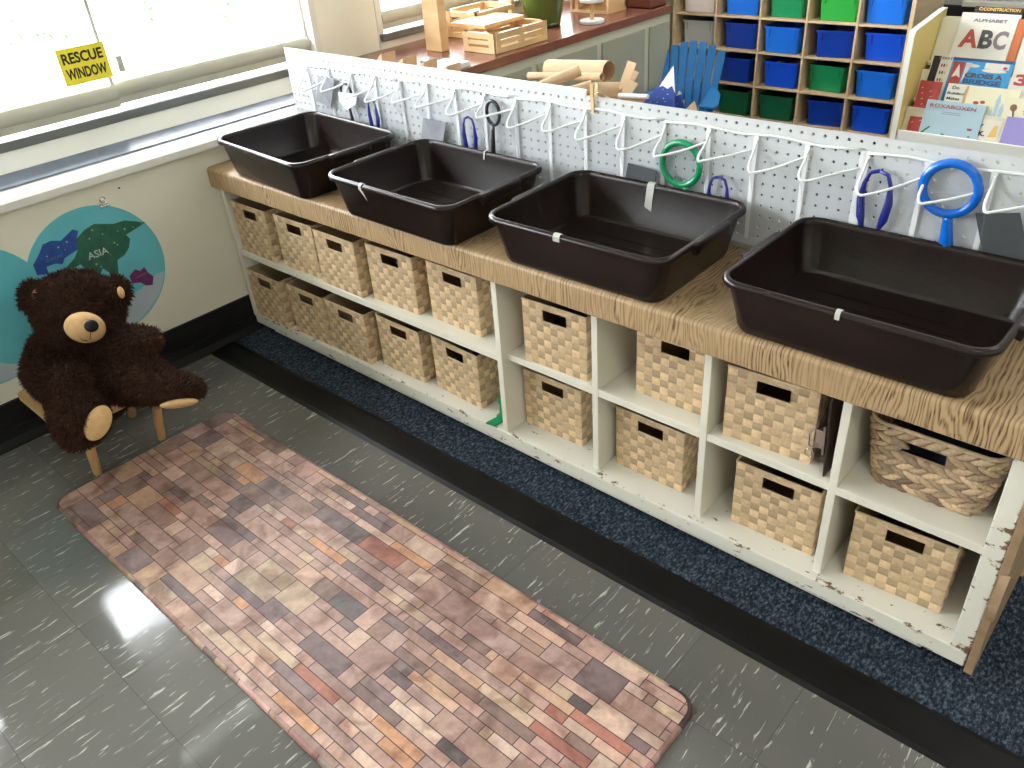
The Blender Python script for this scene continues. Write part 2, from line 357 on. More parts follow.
def link(name, me, m, parent=None, bevel=0, smooth=False, seg=2, weld=False, recalc=True):
    o = bpy.data.objects.new(name, me); COL.objects.link(o)
    for k in (m if isinstance(m, (list, tuple)) else [m]): me.materials.append(k)
    if recalc or weld:
        bm = bmesh.new(); bm.from_mesh(me)
        if weld: bmesh.ops.remove_doubles(bm, verts=bm.verts, dist=weld)
        bmesh.ops.recalc_face_normals(bm, faces=bm.faces); bm.to_mesh(me); bm.free()
    if bevel:
        b = o.modifiers.new('bevel', 'BEVEL'); b.width = bevel; b.segments = seg; b.limit_method = 'ANGLE'; b.angle_limit = math.radians(40)
    if smooth:
        me.polygons.foreach_set('use_smooth', [True] * len(me.polygons))
        if smooth != 'all':
            try: me.set_sharp_from_angle(angle=math.radians(smooth if isinstance(smooth, (int, float)) and smooth > 1 else 40))
            except Exception: pass
    if parent is not None:
        o.parent = parent
        if not parent.get('_local'): o.location = -_abs(parent)
    return o
def _abs(p):
    v = Vector((0, 0, 0))
    while p is not None: v += p.location; p = p.parent
    return v
def obj(name, mb, m, parent=None, **k): return link(name, mb.mesh(name), m, parent, **k)
def tag(o, label, cat, group=None):
    o['label'] = label; o['category'] = cat
    if group: o['group'] = group
    return o
def thing(name, label, cat, loc=(0, 0, 0), group=None, local=False, rot=0):
    e = bpy.data.objects.new(name, None); COL.objects.link(e); e.location = loc; e.rotation_euler = (0, 0, rot); e.empty_display_size = .05
    if local: e['_local'] = 1
    return tag(e, label, cat, group)
def struct(o): o['kind'] = 'structure'; return o
def copy_tree(o, parent=None):
    kids = list(o.children)
    c = o.copy(); COL.objects.link(c); c.parent = parent
    for ch in kids: copy_tree(ch, c)
    return c
def rr(L, W, r, n=6, z=0, cx=0, cy=0):
    out = []
    for sx, sy, a0 in ((1, 1, 0), (-1, 1, 90), (-1, -1, 180), (1, -1, 270)):
        for k in range(n + 1):
            a = math.radians(a0 + 90 * k / n)
            out.append(Vector((cx + sx * (L / 2 - r) + r * math.cos(a), cy + sy * (W / 2 - r) + r * math.sin(a), z)))
    return out
def text(body, m, name, parent, M, width=None, height=None, size=.1, depth=.0006, bold=0, align='CENTER', shear=0):
    cu = bpy.data.curves.new(name, 'FONT'); cu.body = body; cu.size = size; cu.extrude = depth; cu.offset = bold * size; cu.align_x = align; cu.align_y = 'CENTER'; cu.shear = shear
    cu.resolution_u = 3
    t = bpy.data.objects.new(name + '_c', cu); COL.objects.link(t)
    me = bpy.data.meshes.new_from_object(t.evaluated_get(bpy.context.evaluated_depsgraph_get())) if False else None
    bpy.context.view_layer.update()
    me = bpy.data.meshes.new_from_object(t)
    bpy.data.objects.remove(t)
    xs = [v.co.x for v in me.vertices]; ys = [v.co.y for v in me.vertices]
    sx = width / (max(xs) - min(xs)) if width else 1; sy = height / (max(ys) - min(ys)) if height else sx
    if not width and height: sx = sy
    cxm = (max(xs) + min(xs)) / 2; cym = (max(ys) + min(ys)) / 2
    for v in me.vertices: v.co = M @ Vector(((v.co.x - cxm) * sx, (v.co.y - cym) * sy, v.co.z))
    me.name = name
    o = bpy.data.objects.new(name, me); COL.objects.link(o); me.materials.clear(); me.materials.append(m)
    if parent is not None:
        o.parent = parent
        if not parent.get('_local'): o.location = -_abs(parent)
    return o
def frame(o, xa, ya):          # matrix with origin o, x along xa, y along ya
    xa = Vector(xa).normalized(); ya = Vector(ya); ya = (ya - xa * ya.dot(xa)).normalized(); za = xa.cross(ya)
    return Matrix(((xa.x, ya.x, za.x, o[0]), (xa.y, ya.y, za.y, o[1]), (xa.z, ya.z, za.z, o[2]), (0, 0, 0, 1)))

# ================================================================== THE SETTING
XW = -.03; XG = -.25; ROOM_X = 5.6; Y0 = -3.6; Y1 = 3.75; ZC = 2.7
Y_CARPET = -.117; Y_STRIP = -.2163
o = struct(obj('floor', MB().box(XW, ROOM_X, Y0, Y_STRIP + .004, -.06, 0), M_tile))
o = struct(obj('carpet', MB().box(XG, ROOM_X, Y_CARPET, Y1, -.06, .004), M_carpet))
mb = MB()
prof = [(Y_STRIP, 0), (Y_STRIP + .012, .0055), (Y_STRIP + .03, .007), (Y_CARPET - .012, .008), (Y_CARPET + .002, .0065), (Y_CARPET + .002, -.05), (Y_STRIP, -.05)]
mb.loops([[(XW + .012, y, z) for y, z in prof], [(ROOM_X, y, z) for y, z in prof]], True, True, True)
struct(obj('trim_1', mb, M_black_rubber))
struct(obj('ceiling', MB().box(-.4, ROOM_X, Y0, Y1, ZC, ZC + .1), mat('ceiling_paint', (.75, .75, .72), .8)))
# wall below the windows, thick as the sill
struct(obj('wall_left', MB().box(-.37, XW, Y0, .596, 0, .70), M_wall))
# upper wall with window openings
OPEN = [(-2.9, -1.28), (-.87, .69), (.98, 2.6)]
mb = MB(); ys = [Y0] + [v for ab in OPEN for v in ab] + [Y1]
for k in range(0, len(ys), 2): mb.box(-.37, XG, ys[k], ys[k + 1], .70, ZC)
for a, b in OPEN: mb.box(-.37, XG, a, b, 2.15, ZC)
mb.box(-.37, XG, .596, Y1, 0, .70); mb.box(-.37, XG, .98, 2.6, .70, .80); mb.box(-.37, XG, .37, .69, .70, .74); mb.box(-.37, XG, -2.9, -1.28, .70, .74); mb.box(-.37, XG, -.87, .37, .70, .74)
struct(obj('wall_left_upper', mb, mat('pale_upper_wall', (.84, .83, .72), .6)))
struct(obj('wall_right', MB().box(ROOM_X, ROOM_X + .1, Y0, Y1, 0, ZC), M_wall))
struct(obj('wall_front', MB().box(-.37, ROOM_X, Y0 - .1, Y0, 0, ZC), M_wall))
struct(obj('wall_back', MB().box(-.37, ROOM_X, Y1, Y1 + .1, 0, ZC), mat('back_wall_grey', (.42, .44, .42), .6)))
struct(obj('trim_2', MB().box(1.22, ROOM_X, Y1 - .05, Y1 - .001, .612, .64), M_white, bevel=.004))
struct(obj('trim_3', MB().box(.9, ROOM_X, Y1 - .03, Y1 - .001, .03, .611), mat('dark_lower_panel', (.02, .02, .022), .5)))
# window sill
M_sill = mat('sill_gloss_paint', (.74, .74, .71), .25, noise_amt=.03, nscale=5)
sp_ = ((XG - .01, .70), (XG - .01, .800), (XG + .02, .797), (-.16, .7485), (-.055, .7235), (-.02, .722), (-.008, .716), (-.008, .694), (XW, .690), (XW, .70))
mb = MB(); mb.loops([[(x, Y0, z) for x, z in sp_], [(x, .596, z) for x, z in sp_]], True, True, True)
struct(obj('window_sill', mb, M_sill))
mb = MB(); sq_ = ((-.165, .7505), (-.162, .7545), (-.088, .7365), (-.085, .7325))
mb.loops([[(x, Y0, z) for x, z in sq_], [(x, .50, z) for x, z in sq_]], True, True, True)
struct(obj('sill_reflection_band', mb, mat('blue_grey_reflection', (.17, .20, .27), .2, noise_amt=.25, nscale=9)))  # strip whose colour stands in for reflection and shade on the sill
# baseboard: tall black vinyl with a stepped toe
mb = MB(); pr = [(XW - .001, .14), (XW + .010, .138), (XW + .013, .10), (XW + .013, .062), (XW + .022, .058), (XW + .024, .03), (XW + .034, .006), (XW + .034, 0), (XW - .001, 0)]
mb.loops([[(x, Y0, z) for x, z in pr], [(x, .3, z) for x, z in pr]], True, True, True)
struct(obj('baseboard_left', mb, M_black))
# window frames
def window(n, y0, y1, mull, zb):
    w = bpy.data.objects.new('window_%d' % n, None); COL.objects.link(w); w.location = (XG, (y0 + y1) / 2, zb); w['kind'] = 'structure'
    mb = MB(); mb.box(-.355, XG + .004, y0, y0 + .03, zb, 2.15); mb.box(-.355, XG + .004, y1 - .03, y1, zb, 2.15); mb.box(-.355, XG + .004, y0, y1, 2.11, 2.15)
    mb.box(-.355, XG + .006, y0, y1, zb, zb + .055)
    obj('window_frame', mb, M_white, w, bevel=.003)
    obj('track', MB().box(XG - .06, XG + .022, y0 + .005, y1 - .005, zb + .055, zb + .083), M_alu, w, bevel=.003)
    edges = [y0 + .03] + mull + [y1 - .03]
    for k in range(len(edges) - 1):
        a, b = edges[k], edges[k + 1]; xo = XG - .012 if k % 2 == 0 else XG - .045
        s = MB()
        pf = [(xo + .020 * math.cos(t), zb + .140 + .026 * math.sin(t)) for t in [PI * 2 * q / 12 for q in range(12)]]
        s.loops([[(x, a, z) for x, z in pf], [(x, b, z) for x, z in pf]], True, True, True)
        s.box(xo - .012, xo + .010, a, b, zb + .095, zb + .13)
        sash = obj('sash_rail', s, M_frame, w, smooth=40)
        st = MB(); st.box(xo - .010, xo + .006, a, a + .012, zb + .15, 2.11); st.box(xo - .010, xo + .006, b - .012, b, zb + .15, 2.11); st.box(xo - .010, xo + .006, a, b, 2.08, 2.11)
        obj('sash_stile', st, M_white, w)
        obj('pane', MB().box(xo - .004, xo, a + .01, b - .01, zb + .15, 2.09), M_glass, w)
    return w
window(1, -.87, .69, [-.143, .672 - .0], .742) if False else window(1, -.87, .69, [-.143], .742)
window(2, .98, 2.6, [1.75], .802 - .055 + .03)
window(3, -2.9, -1.28, [-2.1], .742)
# wall pillar between windows has a cream face already; outside
mb = MB(); mb.box(-30, -.38, -25, 25, -.5, -.45)
struct(obj('ground_outside', mb, mat('pale_concrete', (.62, .62, .58), .8, noise_amt=.05, nscale=2)))
struct(obj('sky_cutoff_eave', MB().box(-1.5, -.38, Y0 - 1, Y1 + 1, 2.36, 2.50), mat('cutoff_eave_brown', (.10, .085, .07), .7)))  # unseen eave, added to block the high sky from the floor reflection

# ------------------------------------------------------------------ shrub outside
def shrub(c, rad, n, label):
    t = thing('shrub', label, 'shrub', (c[0], c[1], -.45))
    f = MB()
    for k in range(n):
        a = random.random() * 2 * PI; r = rad * random.random() ** .5; z = c[2] + random.uniform(-.12, .06)
        p = Vector((c[0] + r * math.cos(a), c[1] + r * math.sin(a), z)); s = random.uniform(.012, .022)
        u = Vector((random.gauss(0, 1), random.gauss(0, 1), random.gauss(0, .5))).normalized(); v = u.orthogonal().normalized()
        g = random.uniform(.7, 1.3)
        f.poly([p - u * s, p + v * s * .4, p + u * s, p - v * s * .4], (.05 * g, .22 * g, .03 * g))
    obj('leaves', f, attr_mat('leaf', .5, 20, .1, 0), t, recalc=False)
    b = MB()
    for k in range(9):
        a = random.random() * 2 * PI
        b.tube([(c[0], c[1], -.45), (c[0] + rad * .3 * math.cos(a), c[1] + rad * .3 * math.sin(a), c[2] * .5), (c[0] + rad * .8 * math.cos(a), c[1] + rad * .8 * math.sin(a), c[2] - .08)], [.006, .004, .002], 5)
    obj('stem', b, mat('bark', (.4, .35, .28), .8), t)
c = H(25, 2, x=-1.1); shrub((c.x, c.y, c.z - .02), .14, 60, 'sparse green shrub outside the window, left of the yellow rescue sign')
c = H(140, -6, x=-1.1); shrub((c.x, c.y, c.z - .0), .10, 40, 'small green shrub outside, seen between the two window sashes above the rescue sign')
c = H(212, -8, x=-1.1); shrub((c.x, c.y, c.z), .09, 40, 'rightmost small green shrub outside the near window')

# ================================================================== CUBBY CABINET AND COUNTER
ZB = .0731; ZM = .3276; ZMB = .307; ZCL = .5633; ZCT = .6326; YB = .345; REC = .0225
X0 = -.019; XA = 1.2717; XB = 1.5761; XC = 1.881; XD = 2.183; XE = 2.4633; XO = 2.4989; TH = .018
cab = thing('storage_cabinet', 'long low cream painted wooden cubby cabinet with chipped edges under the wood grain counter', 'cabinet', (1.24, .17, .004))
obj('base_board', MB().box(X0, XO - .002, 0, YB, .0314, ZB), M_paint_worn, cab, bevel=.003)
obj('plinth', MB().box(X0 + .10, XO - .085, .014, YB - .01, .012, .0313), M_paint_worn, cab, bevel=.002)
mbk = MB()
for fx in (.15, .8, 1.45, 2.1): mbk.box(fx, fx + .08, .06, .12, .004, .0125); mbk.box(fx, fx + .08, .26, .32, .004, .0125)
obj('foot', mbk, M_black, cab)
obj('side_panel', MB().box(X0, X0 + .020, 0, YB, ZB, ZCL - .001), M_paint, cab, bevel=.002)
obj('side_panel', MB().box(XE, XO, 0, YB, ZB, ZCL - .001), M_paint_worn, cab, bevel=.002)
for x, yf in ((XA, .002), (XB, REC), (XC, REC), (XD, REC)):
    obj('divider', MB().box(x - TH, x, yf, YB, ZB, ZCL - .001), M_paint, cab, bevel=.0015)
for a, b, yf in ((X0 + .02, XA - TH, .004), (XA, XB - TH, REC + .002), (XB, XC - TH, REC + .002), (XC, XD - TH, REC + .002), (XD, XE, REC - .002)):
    obj('shelf', MB().box(a, b, yf, YB - .002, ZMB, ZM), M_paint, cab, bevel=.0015)
obj('back_panel', MB().box(X0, XO, YB - .002, YB + .004, .0314, ZCL - .001), M_cream, cab)
bb = obj('side_board', MB().box(XO + .0005, XO + .016, -.004, YB, .024, ZCL - .001), M_brown_board, cab, bevel=.001)
bb['label'] = 'bare brown board on the end of the cabinet'
mb = MB()   # peeling strip of paper on the end board
pts = [(-.004 - .012 * math.sin(t * 3), .30 - t * .12) for t in [k / 8 for k in range(9)]]
for k in range(8):
    mb.quad((XO + .004, pts[k][0], pts[k][1]), (XO + .02, pts[k][0] - .004, pts[k][1] + .01), (XO + .02, pts[k + 1][0] - .004, pts[k + 1][1] + .01), (XO + .004, pts[k + 1][0], pts[k + 1][1]))
q = obj('peeling_strip', mb, M_brown_board, cab)
# counter: profile extruded along x, left end chamfered
YF = -.0245
prof = [(YB + .004, ZCL)] + [(YF + .004, ZCL), (YF, ZCL + .004)] + [(YF + .012 - .012 * math.cos(a), ZCT - .012 + .012 * math.sin(a)) for a in [PI / 2 * k / 5 for k in range(6)]] + [(YB + .004, ZCT)]
mb = MB(); N = 90; rings = []
for k in range(N + 1):
    x = -.027 + (2.575 + .027) * k / N
    w = .0012 * noise.noise(Vector((x * 9, 0, 3)))
    ring = []
    for i, (y, z) in enumerate(prof):
        dx = .035 * (1 - k / 1) if k == 0 and i in (1, 2) else 0
        ring.append((x, y + (w if y < .1 else 0), z + (.0008 * noise.noise(Vector((x * 14, z * 5, 1))) if z < ZCT - .03 else 0)))
    rings.append(ring)
mb.loops(rings, True, True, True)
ct = obj('countertop', mb, M_cloth, smooth=35)
tag(ct, 'long counter wrapped in printed wood grain vinyl, carrying the four dark tubs', 'countertop')

# ------------------------------------------------------------------ woven baskets
W, DP, HT = .200, .275, .182
def basket_meshes():
    rnd = random.Random(5)
    mb = MB(); nc, nr, S = 9, 9, 3
    def wall(P, U, V, Nn, w, nc, hole):
        nu, nv = nc * S, nr * S; cw = w / nc; ch = HT / nr; idx = {}
        tones = [[rnd.uniform(.82, 1.12) for _ in range(nr + 1)] for _ in range(nc + 1)]
        def pt(i, j, off=0):
            u = i / S; v = j / S; fu = u - math.floor(u); fv = v - math.floor(v)
            par = (int(math.floor(min(u, nc - .001))) + int(math.floor(min(v, nr - .001)))) % 2
            bu = math.sin(PI * fu); bv = math.sin(PI * fv)
            d = (.0026 if par == 0 else .0010) * (bu * bv) ** .5
            edge = min(i, nu - i)
            if edge == 0: d = 0
            return P + U * (w * i / nu) + V * (HT * j / nv) + Nn * (d + off)
        inside = lambda i, j: hole and hole[0] <= i < hole[1] and hole[2] <= j < hole[3]
        for i in range(nu):
            for j in range(nv):
                if inside(i, j): continue
                ci, cj = i // S, j // S; par = (ci + cj) % 2
                k = tones[ci][cj] * (1.04 if par == 0 else .78)
                base = (.66, .49, .305)
                # thin dark gaps between strips
                if par == 1 and (j % S == 0): k *= .86
                mb.quad(pt(i, j), pt(i + 1, j), pt(i + 1, j + 1), pt(i, j + 1), tuple(b * k for b in base))
                a, b2, c2, d2 = [P + U * (w * ii / nu) + V * (HT * jj / nv) - Nn * .003 for ii, jj in ((i, j), (i + 1, j), (i + 1, j + 1), (i, j + 1))]
                mb.quad(a, d2, c2, b2, tuple(b * .75 for b in base))
        if hole:
            for (ia, ja, ib, jb) in ((hole[0], hole[2], hole[1], hole[2]), (hole[0], hole[3], hole[1], hole[3]), (hole[0], hole[2], hole[0], hole[3]), (hole[1], hole[2], hole[1], hole[3])):
                A = P + U * (w * ia / nu) + V * (HT * ja / nv); B = P + U * (w * ib / nu) + V * (HT * jb / nv)
                mb.quad(A + Nn * .001, B + Nn * .001, B - Nn * .003, A - Nn * .003, (.4, .28, .16))
    X, Y, Z = Vector((1, 0, 0)), Vector((0, 1, 0)), Vector((0, 0, 1))
    hole = (9, 19, 20, 25)
    wall(Vector((-W / 2, -DP / 2, 0)), X, Z, -Y, W, 9, hole)
    wall(Vector((W / 2, -DP / 2, 0)), Y, Z, X, DP, 12, None)
    wall(Vector((W / 2, DP / 2, 0)), -X, Z, Y, W, 9, hole)
    wall(Vector((-W / 2, DP / 2, 0)), -Y, Z, -X, DP, 12, None)
    mb.box(-W / 2 + .001, W / 2 - .001, -DP / 2 + .001, DP / 2 - .001, 0, .003, (.35, .25, .15))
    body = mb.mesh('woven_body')
    rm = MB()
    def bar(a, b, h=.0035, t=.0028):
        rm.tube([a, b], t, 6)
    z = HT
    C4 = [(-W / 2, -DP / 2, z), (W / 2, -DP / 2, z), (W / 2, DP / 2, z), (-W / 2, DP / 2, z)]
    for k in range(4): bar(Vector(C4[k]), Vector(C4[(k + 1) % 4]))
    rim = rm.mesh('rim')
    hb = MB()
    for yy in (-DP / 2 - .0008,):
        u0, u1, v0, v1 = [(-W / 2 + W * 9 / 27), (-W / 2 + W * 19 / 27), HT * 20 / 27, HT * 25 / 27]
        L = [(u0, yy, v0), (u1, yy, v0), (u1, yy, v1), (u0, yy, v1)]
        hb.tube([Vector(p) for p in L], .0018, 5, closed=True)
    hnd = hb.mesh('handle_hole_edge')
    return body, rim, hnd
bme, rme, hme = basket_meshes()
def basket(label, first=[None]):
    if first[0] is None:
        t = thing('woven_basket', label, 'basket', group='square woven storage baskets', local=True)
        link('woven_body', bme, M_weave, t, smooth='all', recalc=False); link('rim', rme, M_rim, t, smooth=40); link('handle_hole_edge', hme, M_rim, t, smooth=40)
        first[0] = t; return t
    t = copy_tree(first[0]); t['label'] = label; return t
row = 'the leftmost,second,third,fourth,fifth'.split(',')
for shelfz, cen, name in ((ZM, [(.112, .150), (.352, .158), (.5785, .150), (.8075, .172), (1.058, .186)], 'upper'),
                    (ZB, [(.112, .140), (.345, .150), (.556, .153), (.7865, .18), (1.036, .186)], 'lower')):
    for k, (x, y) in enumerate(cen):
        w = ['leftmost, by the wall', 'second from the wall', 'middle of five', 'fourth from the wall', 'rightmost, beside the divider'][k]
        b = basket('woven basket, %s shelf of the wide left bay, %s' % (name, w)); b.location = (x, y, shelfz + .0005); b.rotation_euler.z = [0, .02, -.01, .015, -.02][k] if name == 'upper' else [0, 0, .0, -.01, -.05][k]
for (x, y, z, a, lab) in ((1.428, .172, ZM, .03, 'woven basket with dark contents showing, upper cubby just right of the first divider'),
                          (1.378, .213, ZB, .01, 'woven basket pushed back in the lower cubby just right of the first divider'),
                          (1.752, .213, ZM, .02, 'woven basket in the upper cubby under the third tub'),
                          (1.695, .213, ZB, 0, 'woven basket in the lower cubby, second column right of the wide bay'),
                          (2.000, .188, ZM, .06, 'woven basket in the upper cubby beside the clipboard'),
                          (2.040, .20, ZB, .02, 'woven basket in the lower cubby below the clipboard'),
                          (2.313, .2, ZB, .05, 'woven basket in the bottom right cubby below the chunky hyacinth basket')):
    b = basket(lab); b.location = (x, y, z + .0005); b.rotation_euler.z = a

# contents that show above the rims
def cloth_heap(label, c, w, d, h, m, seed, name='folded_fabric', cat='fabric'):
    mb = MB(); n = 14; rings = []
    for j in range(n + 1):
        ring = []
        for i in range(n + 1):
            u, v = i / n - .5, j / n - .5
            e = max(0, 1 - max(abs(u), abs(v)) * 2) ** .35
            z = h * e * (.75 + .45 * noise.noise(Vector((u * 5 + seed, v * 5, seed))))
            ring.append((c[0] + u * w, c[1] + v * d, c[2] + max(0, z)))
        rings.append(ring)
    mb.loops(rings, closed=False)
    mb.quad((c[0] - w / 2, c[1] - d / 2, c[2]), (c[0] + w / 2, c[1] - d / 2, c[2]), (c[0] + w / 2, c[1] + d / 2, c[2]), (c[0] - w / 2, c[1] + d / 2, c[2]))
    return tag(obj(name, mb, m, smooth='all', weld=.0001), label, cat)
cloth_heap('dark brown furry fabric inside the fourth upper basket', (.8075, .172, ZM + .005), .18, .25, .172, mat('dark_fur', (.10, .065, .045), .9, bump=.8, bscale=160, noise_amt=.5, nscale=80), 3)
cloth_heap('near black cloth inside the basket right of the first divider', (1.428, .172, ZM + .005), .18, .25, .165, mat('dark_cloth', (.045, .038, .036), .8, noise_amt=.5, nscale=30), 5)
cloth_heap('dark teal cloth inside the rightmost lower basket of the wide bay', (1.036, .186, ZB + .005), .18, .24, .155, mat('teal_cloth', (.02, .05, .06), .8), 8)

# chunky hyacinth basket
def chunky():
    t = thing('hyacinth_basket', 'chunky braided water hyacinth basket with flared sides and dark blue contents, upper right cubby', 'basket', (2.325, .20, ZM + .0008), local=True)
    mb = MB(); rnd = random.Random(4); rows = 8; h = .145
    def per(u, s):
        L, Wd, r = .205 + .045 * s, .225 + .02 * s, .035
        P = 2 * (L + Wd) - 8 * r + 2 * PI * r; d = u * P
        segs = [('l', L - 2 * r), ('a', PI * r / 2), ('l', Wd - 2 * r), ('a', PI * r / 2)] * 2
        p = Vector((-(L / 2 - r), -Wd / 2, 0)); ang = 0
        for kind, ln in segs:
            dirv = Vector((math.cos(ang), math.sin(ang), 0))
            if d <= ln or kind == segs[-1]:
                if kind == 'l': return p + dirv * d, ang
                th = d / r; c = p + Vector((-math.sin(ang), math.cos(ang), 0)) * r
                a2 = ang + th; return c + Vector((math.sin(a2), -math.cos(a2), 0)) * r, a2
            if kind == 'l': p = p + dirv * ln
            else:
                c = p + Vector((-math.sin(ang), math.cos(ang), 0)) * r; ang += PI / 2; p = c + Vector((math.sin(ang), -math.cos(ang), 0)) * r
            d -= ln
        return p, ang
    for rw in range(rows):
        s = (rw + .5) / rows; n = 34; z = h * s
        for k in range(n):
            u = ((k + (rw % 2) * .5) / n) % 1
            p, a = per(min(u, .9999), s)
            zfront = z + .02 * (s ** 2) * abs(math.sin(a)) * 0
            if abs(p.x + .005) < .042 and p.y < 0 and rw in (5, 6): continue
            T = Vector((math.cos(a), math.sin(a), 0)); tilt = .42 if rw % 2 else -.42
            ax = (T * math.cos(tilt) + Vector((0, 0, 1)) * math.sin(tilt)); nn = Vector((math.sin(a), -math.cos(a), 0)); bx = nn.cross(ax)
            M = Matrix((ax, nn, bx)).transposed(); g = rnd.uniform(.62, 1.25)
            col = (.52 * g, .38 * g, .245 * g) if rnd.random() > .15 else (.30 * g, .20 * g, .14 * g)
            mb.ell(p + Vector((0, 0, zfront + rnd.uniform(-.001, .001))), (.0225, .0075, .0078), M, 8, 6, col)
    # thin inner liner wall of the same plait
    rings = []
    for s in [k / 6 for k in range(7)]:
        rings.append([per(min(k / 40, .9999), s)[0] * .985 + Vector((0, 0, h * s)) for k in range(40)])
    i0 = len(mb.f)
    n0 = len(mb.v)
    for r in rings: mb.v += r
    for k in range(6):
        for j in range(40):
            a = n0 + k * 40 + j; b = n0 + k * 40 + (j + 1) % 40; pa = mb.v[a]
            if k in (4,) and pa.y < -.08 and abs((mb.v[a].x + mb.v[b].x) / 2 + .01) < .04: continue
            mb.face((a, b, b + 40, a + 40), (.30, .21, .13))
    mb.face([n0 + j for j in range(40)], (.30, .21, .13))
    obj('woven_body', mb, M_weave2, t, smooth='all', recalc=False)
    rm = MB(); pts = [per(k / 60, 1)[0] + Vector((0, 0, h + .004)) for k in range(60)]
    rm.tube(pts, .0045, 6, closed=True); obj('rim', rm, M_rim, t, smooth='all')
    return t
ck = chunky()
cloth_heap('dark navy cloth filling the chunky hyacinth basket', (2.33, .205, ZM + .012), .19, .2, .15, mat('navy_cloth', (.008, .022, .05), .7), 11)

# clipboard leaning in its cubby
t = thing('clipboard', 'dark brown clipboard with a metal clip standing on edge beside the woven basket', 'clipboard', (2.155, .13, ZM))
Mx = Matrix.Translation((2.146, .16, ZM + .0005)) @ Matrix.Rotation(-.06, 4, 'Y')
b = MB(); outline = [(-.125, 0), (.11, 0), (.11, .2), (-.105, .2), (-.125, .18)]
b.prism(outline, lambda u, v, w: Mx @ Vector((w * .004, u, v)))
obj('board', b, mat('dark_hardboard', (.045, .026, .018), .35), t, bevel=.001)
b = MB(); b.box(-.006, -.001, -.128, -.095, .055, .125, M=Mx); b.box(-.022, -.005, -.126, -.11, .068, .112, M=Mx)
b.tube([Mx @ Vector((-.022, -.128, .068)), Mx @ Vector((-.030, -.135, .075)), Mx @ Vector((-.030, -.135, .105)), Mx @ Vector((-.022, -.128, .112))], .0018, 6)
b.tube([Mx @ Vector((-.026 + .009 * math.cos(a), -.140 + .0 * a, .060 + .009 * math.sin(a))) for a in [2 * PI * k / 14 for k in range(14)]], .0014, 6, closed=True)
obj('clip', b, M_steel, t, bevel=.001)['label'] = 'chrome clip with wire loop'

# green plastic piece beside the first divider
t = thing('plastic_scoop', 'small green plastic scoop lying in the wide bay against the first divider', 'scoop', (1.21, .05, ZB), local=True)
b = MB(); b.lathe([(.018, 0), (.020, .003), (.020, .006), (.010, .010), (.009, .05), (.012, .055), (.012, .07), (.010, .072)], n=20)
obj('handle', b, M_green, t, smooth=40)
b = MB(); b.prism([(-.02, -.055), (.012, -.05), (.016, -.01), (-.012, -.008)], lambda u, v, w: (u, v, .001 + w * .005)); obj('blade', b, M_green, t, bevel=.001)

# ------------------------------------------------------------------ tubs
def tub_meshes():
    L, Wd = .500, .386; mb = MB()
    P = [(.080, .0, .03), (.040, .0, .030), (.034, .002, .034), (.031, .008, .036), (.011, .108, .044), (.0035, .1095, .047), (.0008, .1115, .048), (0, .116, .048), (.0008, .1215, .048), (.0035, .1255, .046), (.0075, .1265, .044), (.0110, .1250, .042), (.0128, .1210, .041), (.0138, .114, .040),
         (.0300, .013, .033), (.035, .0065, .030), (.045, .0045, .024), (.10, .0042, .02)]
    rings = [rr(L - 2 * i, Wd - 2 * i, max(r, .012), 8, z) for i, z, r in P]
    mb.loops(rings, True, True, True)
    for k in range(5): mb.box(-.155, .155, -.085 + k * .0425 - .0015, -.085 + k * .0425 + .0015, .004, .0062)
    h = []
    for s in (-1, 1):
        hb = MB(); pts = []
        prof = [(.000, .1262), (.009, .1262), (.012, .122), (.012, .098), (.0095, .095), (.0, .097)]
        ys = [-.078, -.07, -.06, .06, .07, .078]; sc = [.25, .9, 1, 1, .9, .25]
        rings = [[(s * (L / 2 - .004 + px * k), y, z if k > .3 else .118 + (z - .11) * .3) for px, z in prof] for y, k in zip(ys, sc)]
        hb.loops(rings, True, True, True); h.append(hb.mesh('grip'))
    return mb.mesh('tub_shell'), h
tm, hm = tub_meshes()
TUBS = [((.348, .139, -.064), 'dark brown plastic tub nearest the window, leftmost of four on the counter'),
        ((.955, .122, -.014), 'second dark brown tub from the window, torn tape scrap at its front rim'),
        ((1.542, .143, .015), 'third dark brown tub from the window, long tape strip inside its back wall'),
        ((2.156, .146, -.008), 'largest looking and rightmost dark brown tub on the counter, nearest the camera')]
first = None; tubs = []
for (x, y, a), lab in TUBS:
    if first is None:
        t = thing('bus_tub', lab, 'tub', group='dark plastic tubs on the counter', local=True); link('tub_shell', tm, M_tub, t, smooth=50)
        for g in hm: link('grip', g, M_tub, t, smooth=50, bevel=.0015)
        first = t
    else:
        t = copy_tree(first); t['label'] = lab
    t.location = (x, y, ZCT + .0008); t.rotation_euler.z = a; t.scale = (1, 1, .955); tubs.append(t)
def tape_over(t, u, side, w, inner, outer, skew=0, twist=0):
    b = MB(); L, Wd = .50, .3865; s = side
    pf = [(-.0012, .111), (-.0012, .1225), (.003, .1275), (.008, .1280), (.0130, .1262), (.0146, .120)]
    if inner > 0: pf += [(.0162 + (.114 - z_) * .161, z_) for z_ in (.112, .112 - inner * .5, .112 - inner)]
    rings = []
    for k, (i, z) in enumerate(pf):
        sh = skew * k; yy = s * (Wd / 2 - i)
        rings.append([(u - w / 2 + sh, yy, z), (u + w / 2 + sh, yy + (0), z + (twist if k == len(pf) - 1 else 0))])
    b.loops(rings, closed=False)
    o = obj('tape', b, M_tape, t); o['label'] = 'strip of grey tape'; m = o.modifiers.new('s', 'SOLIDIFY'); m.thickness = .0006; m.offset = 0
    return o
tape_over(tubs[1], -.078, -1, .012, 0, .0)
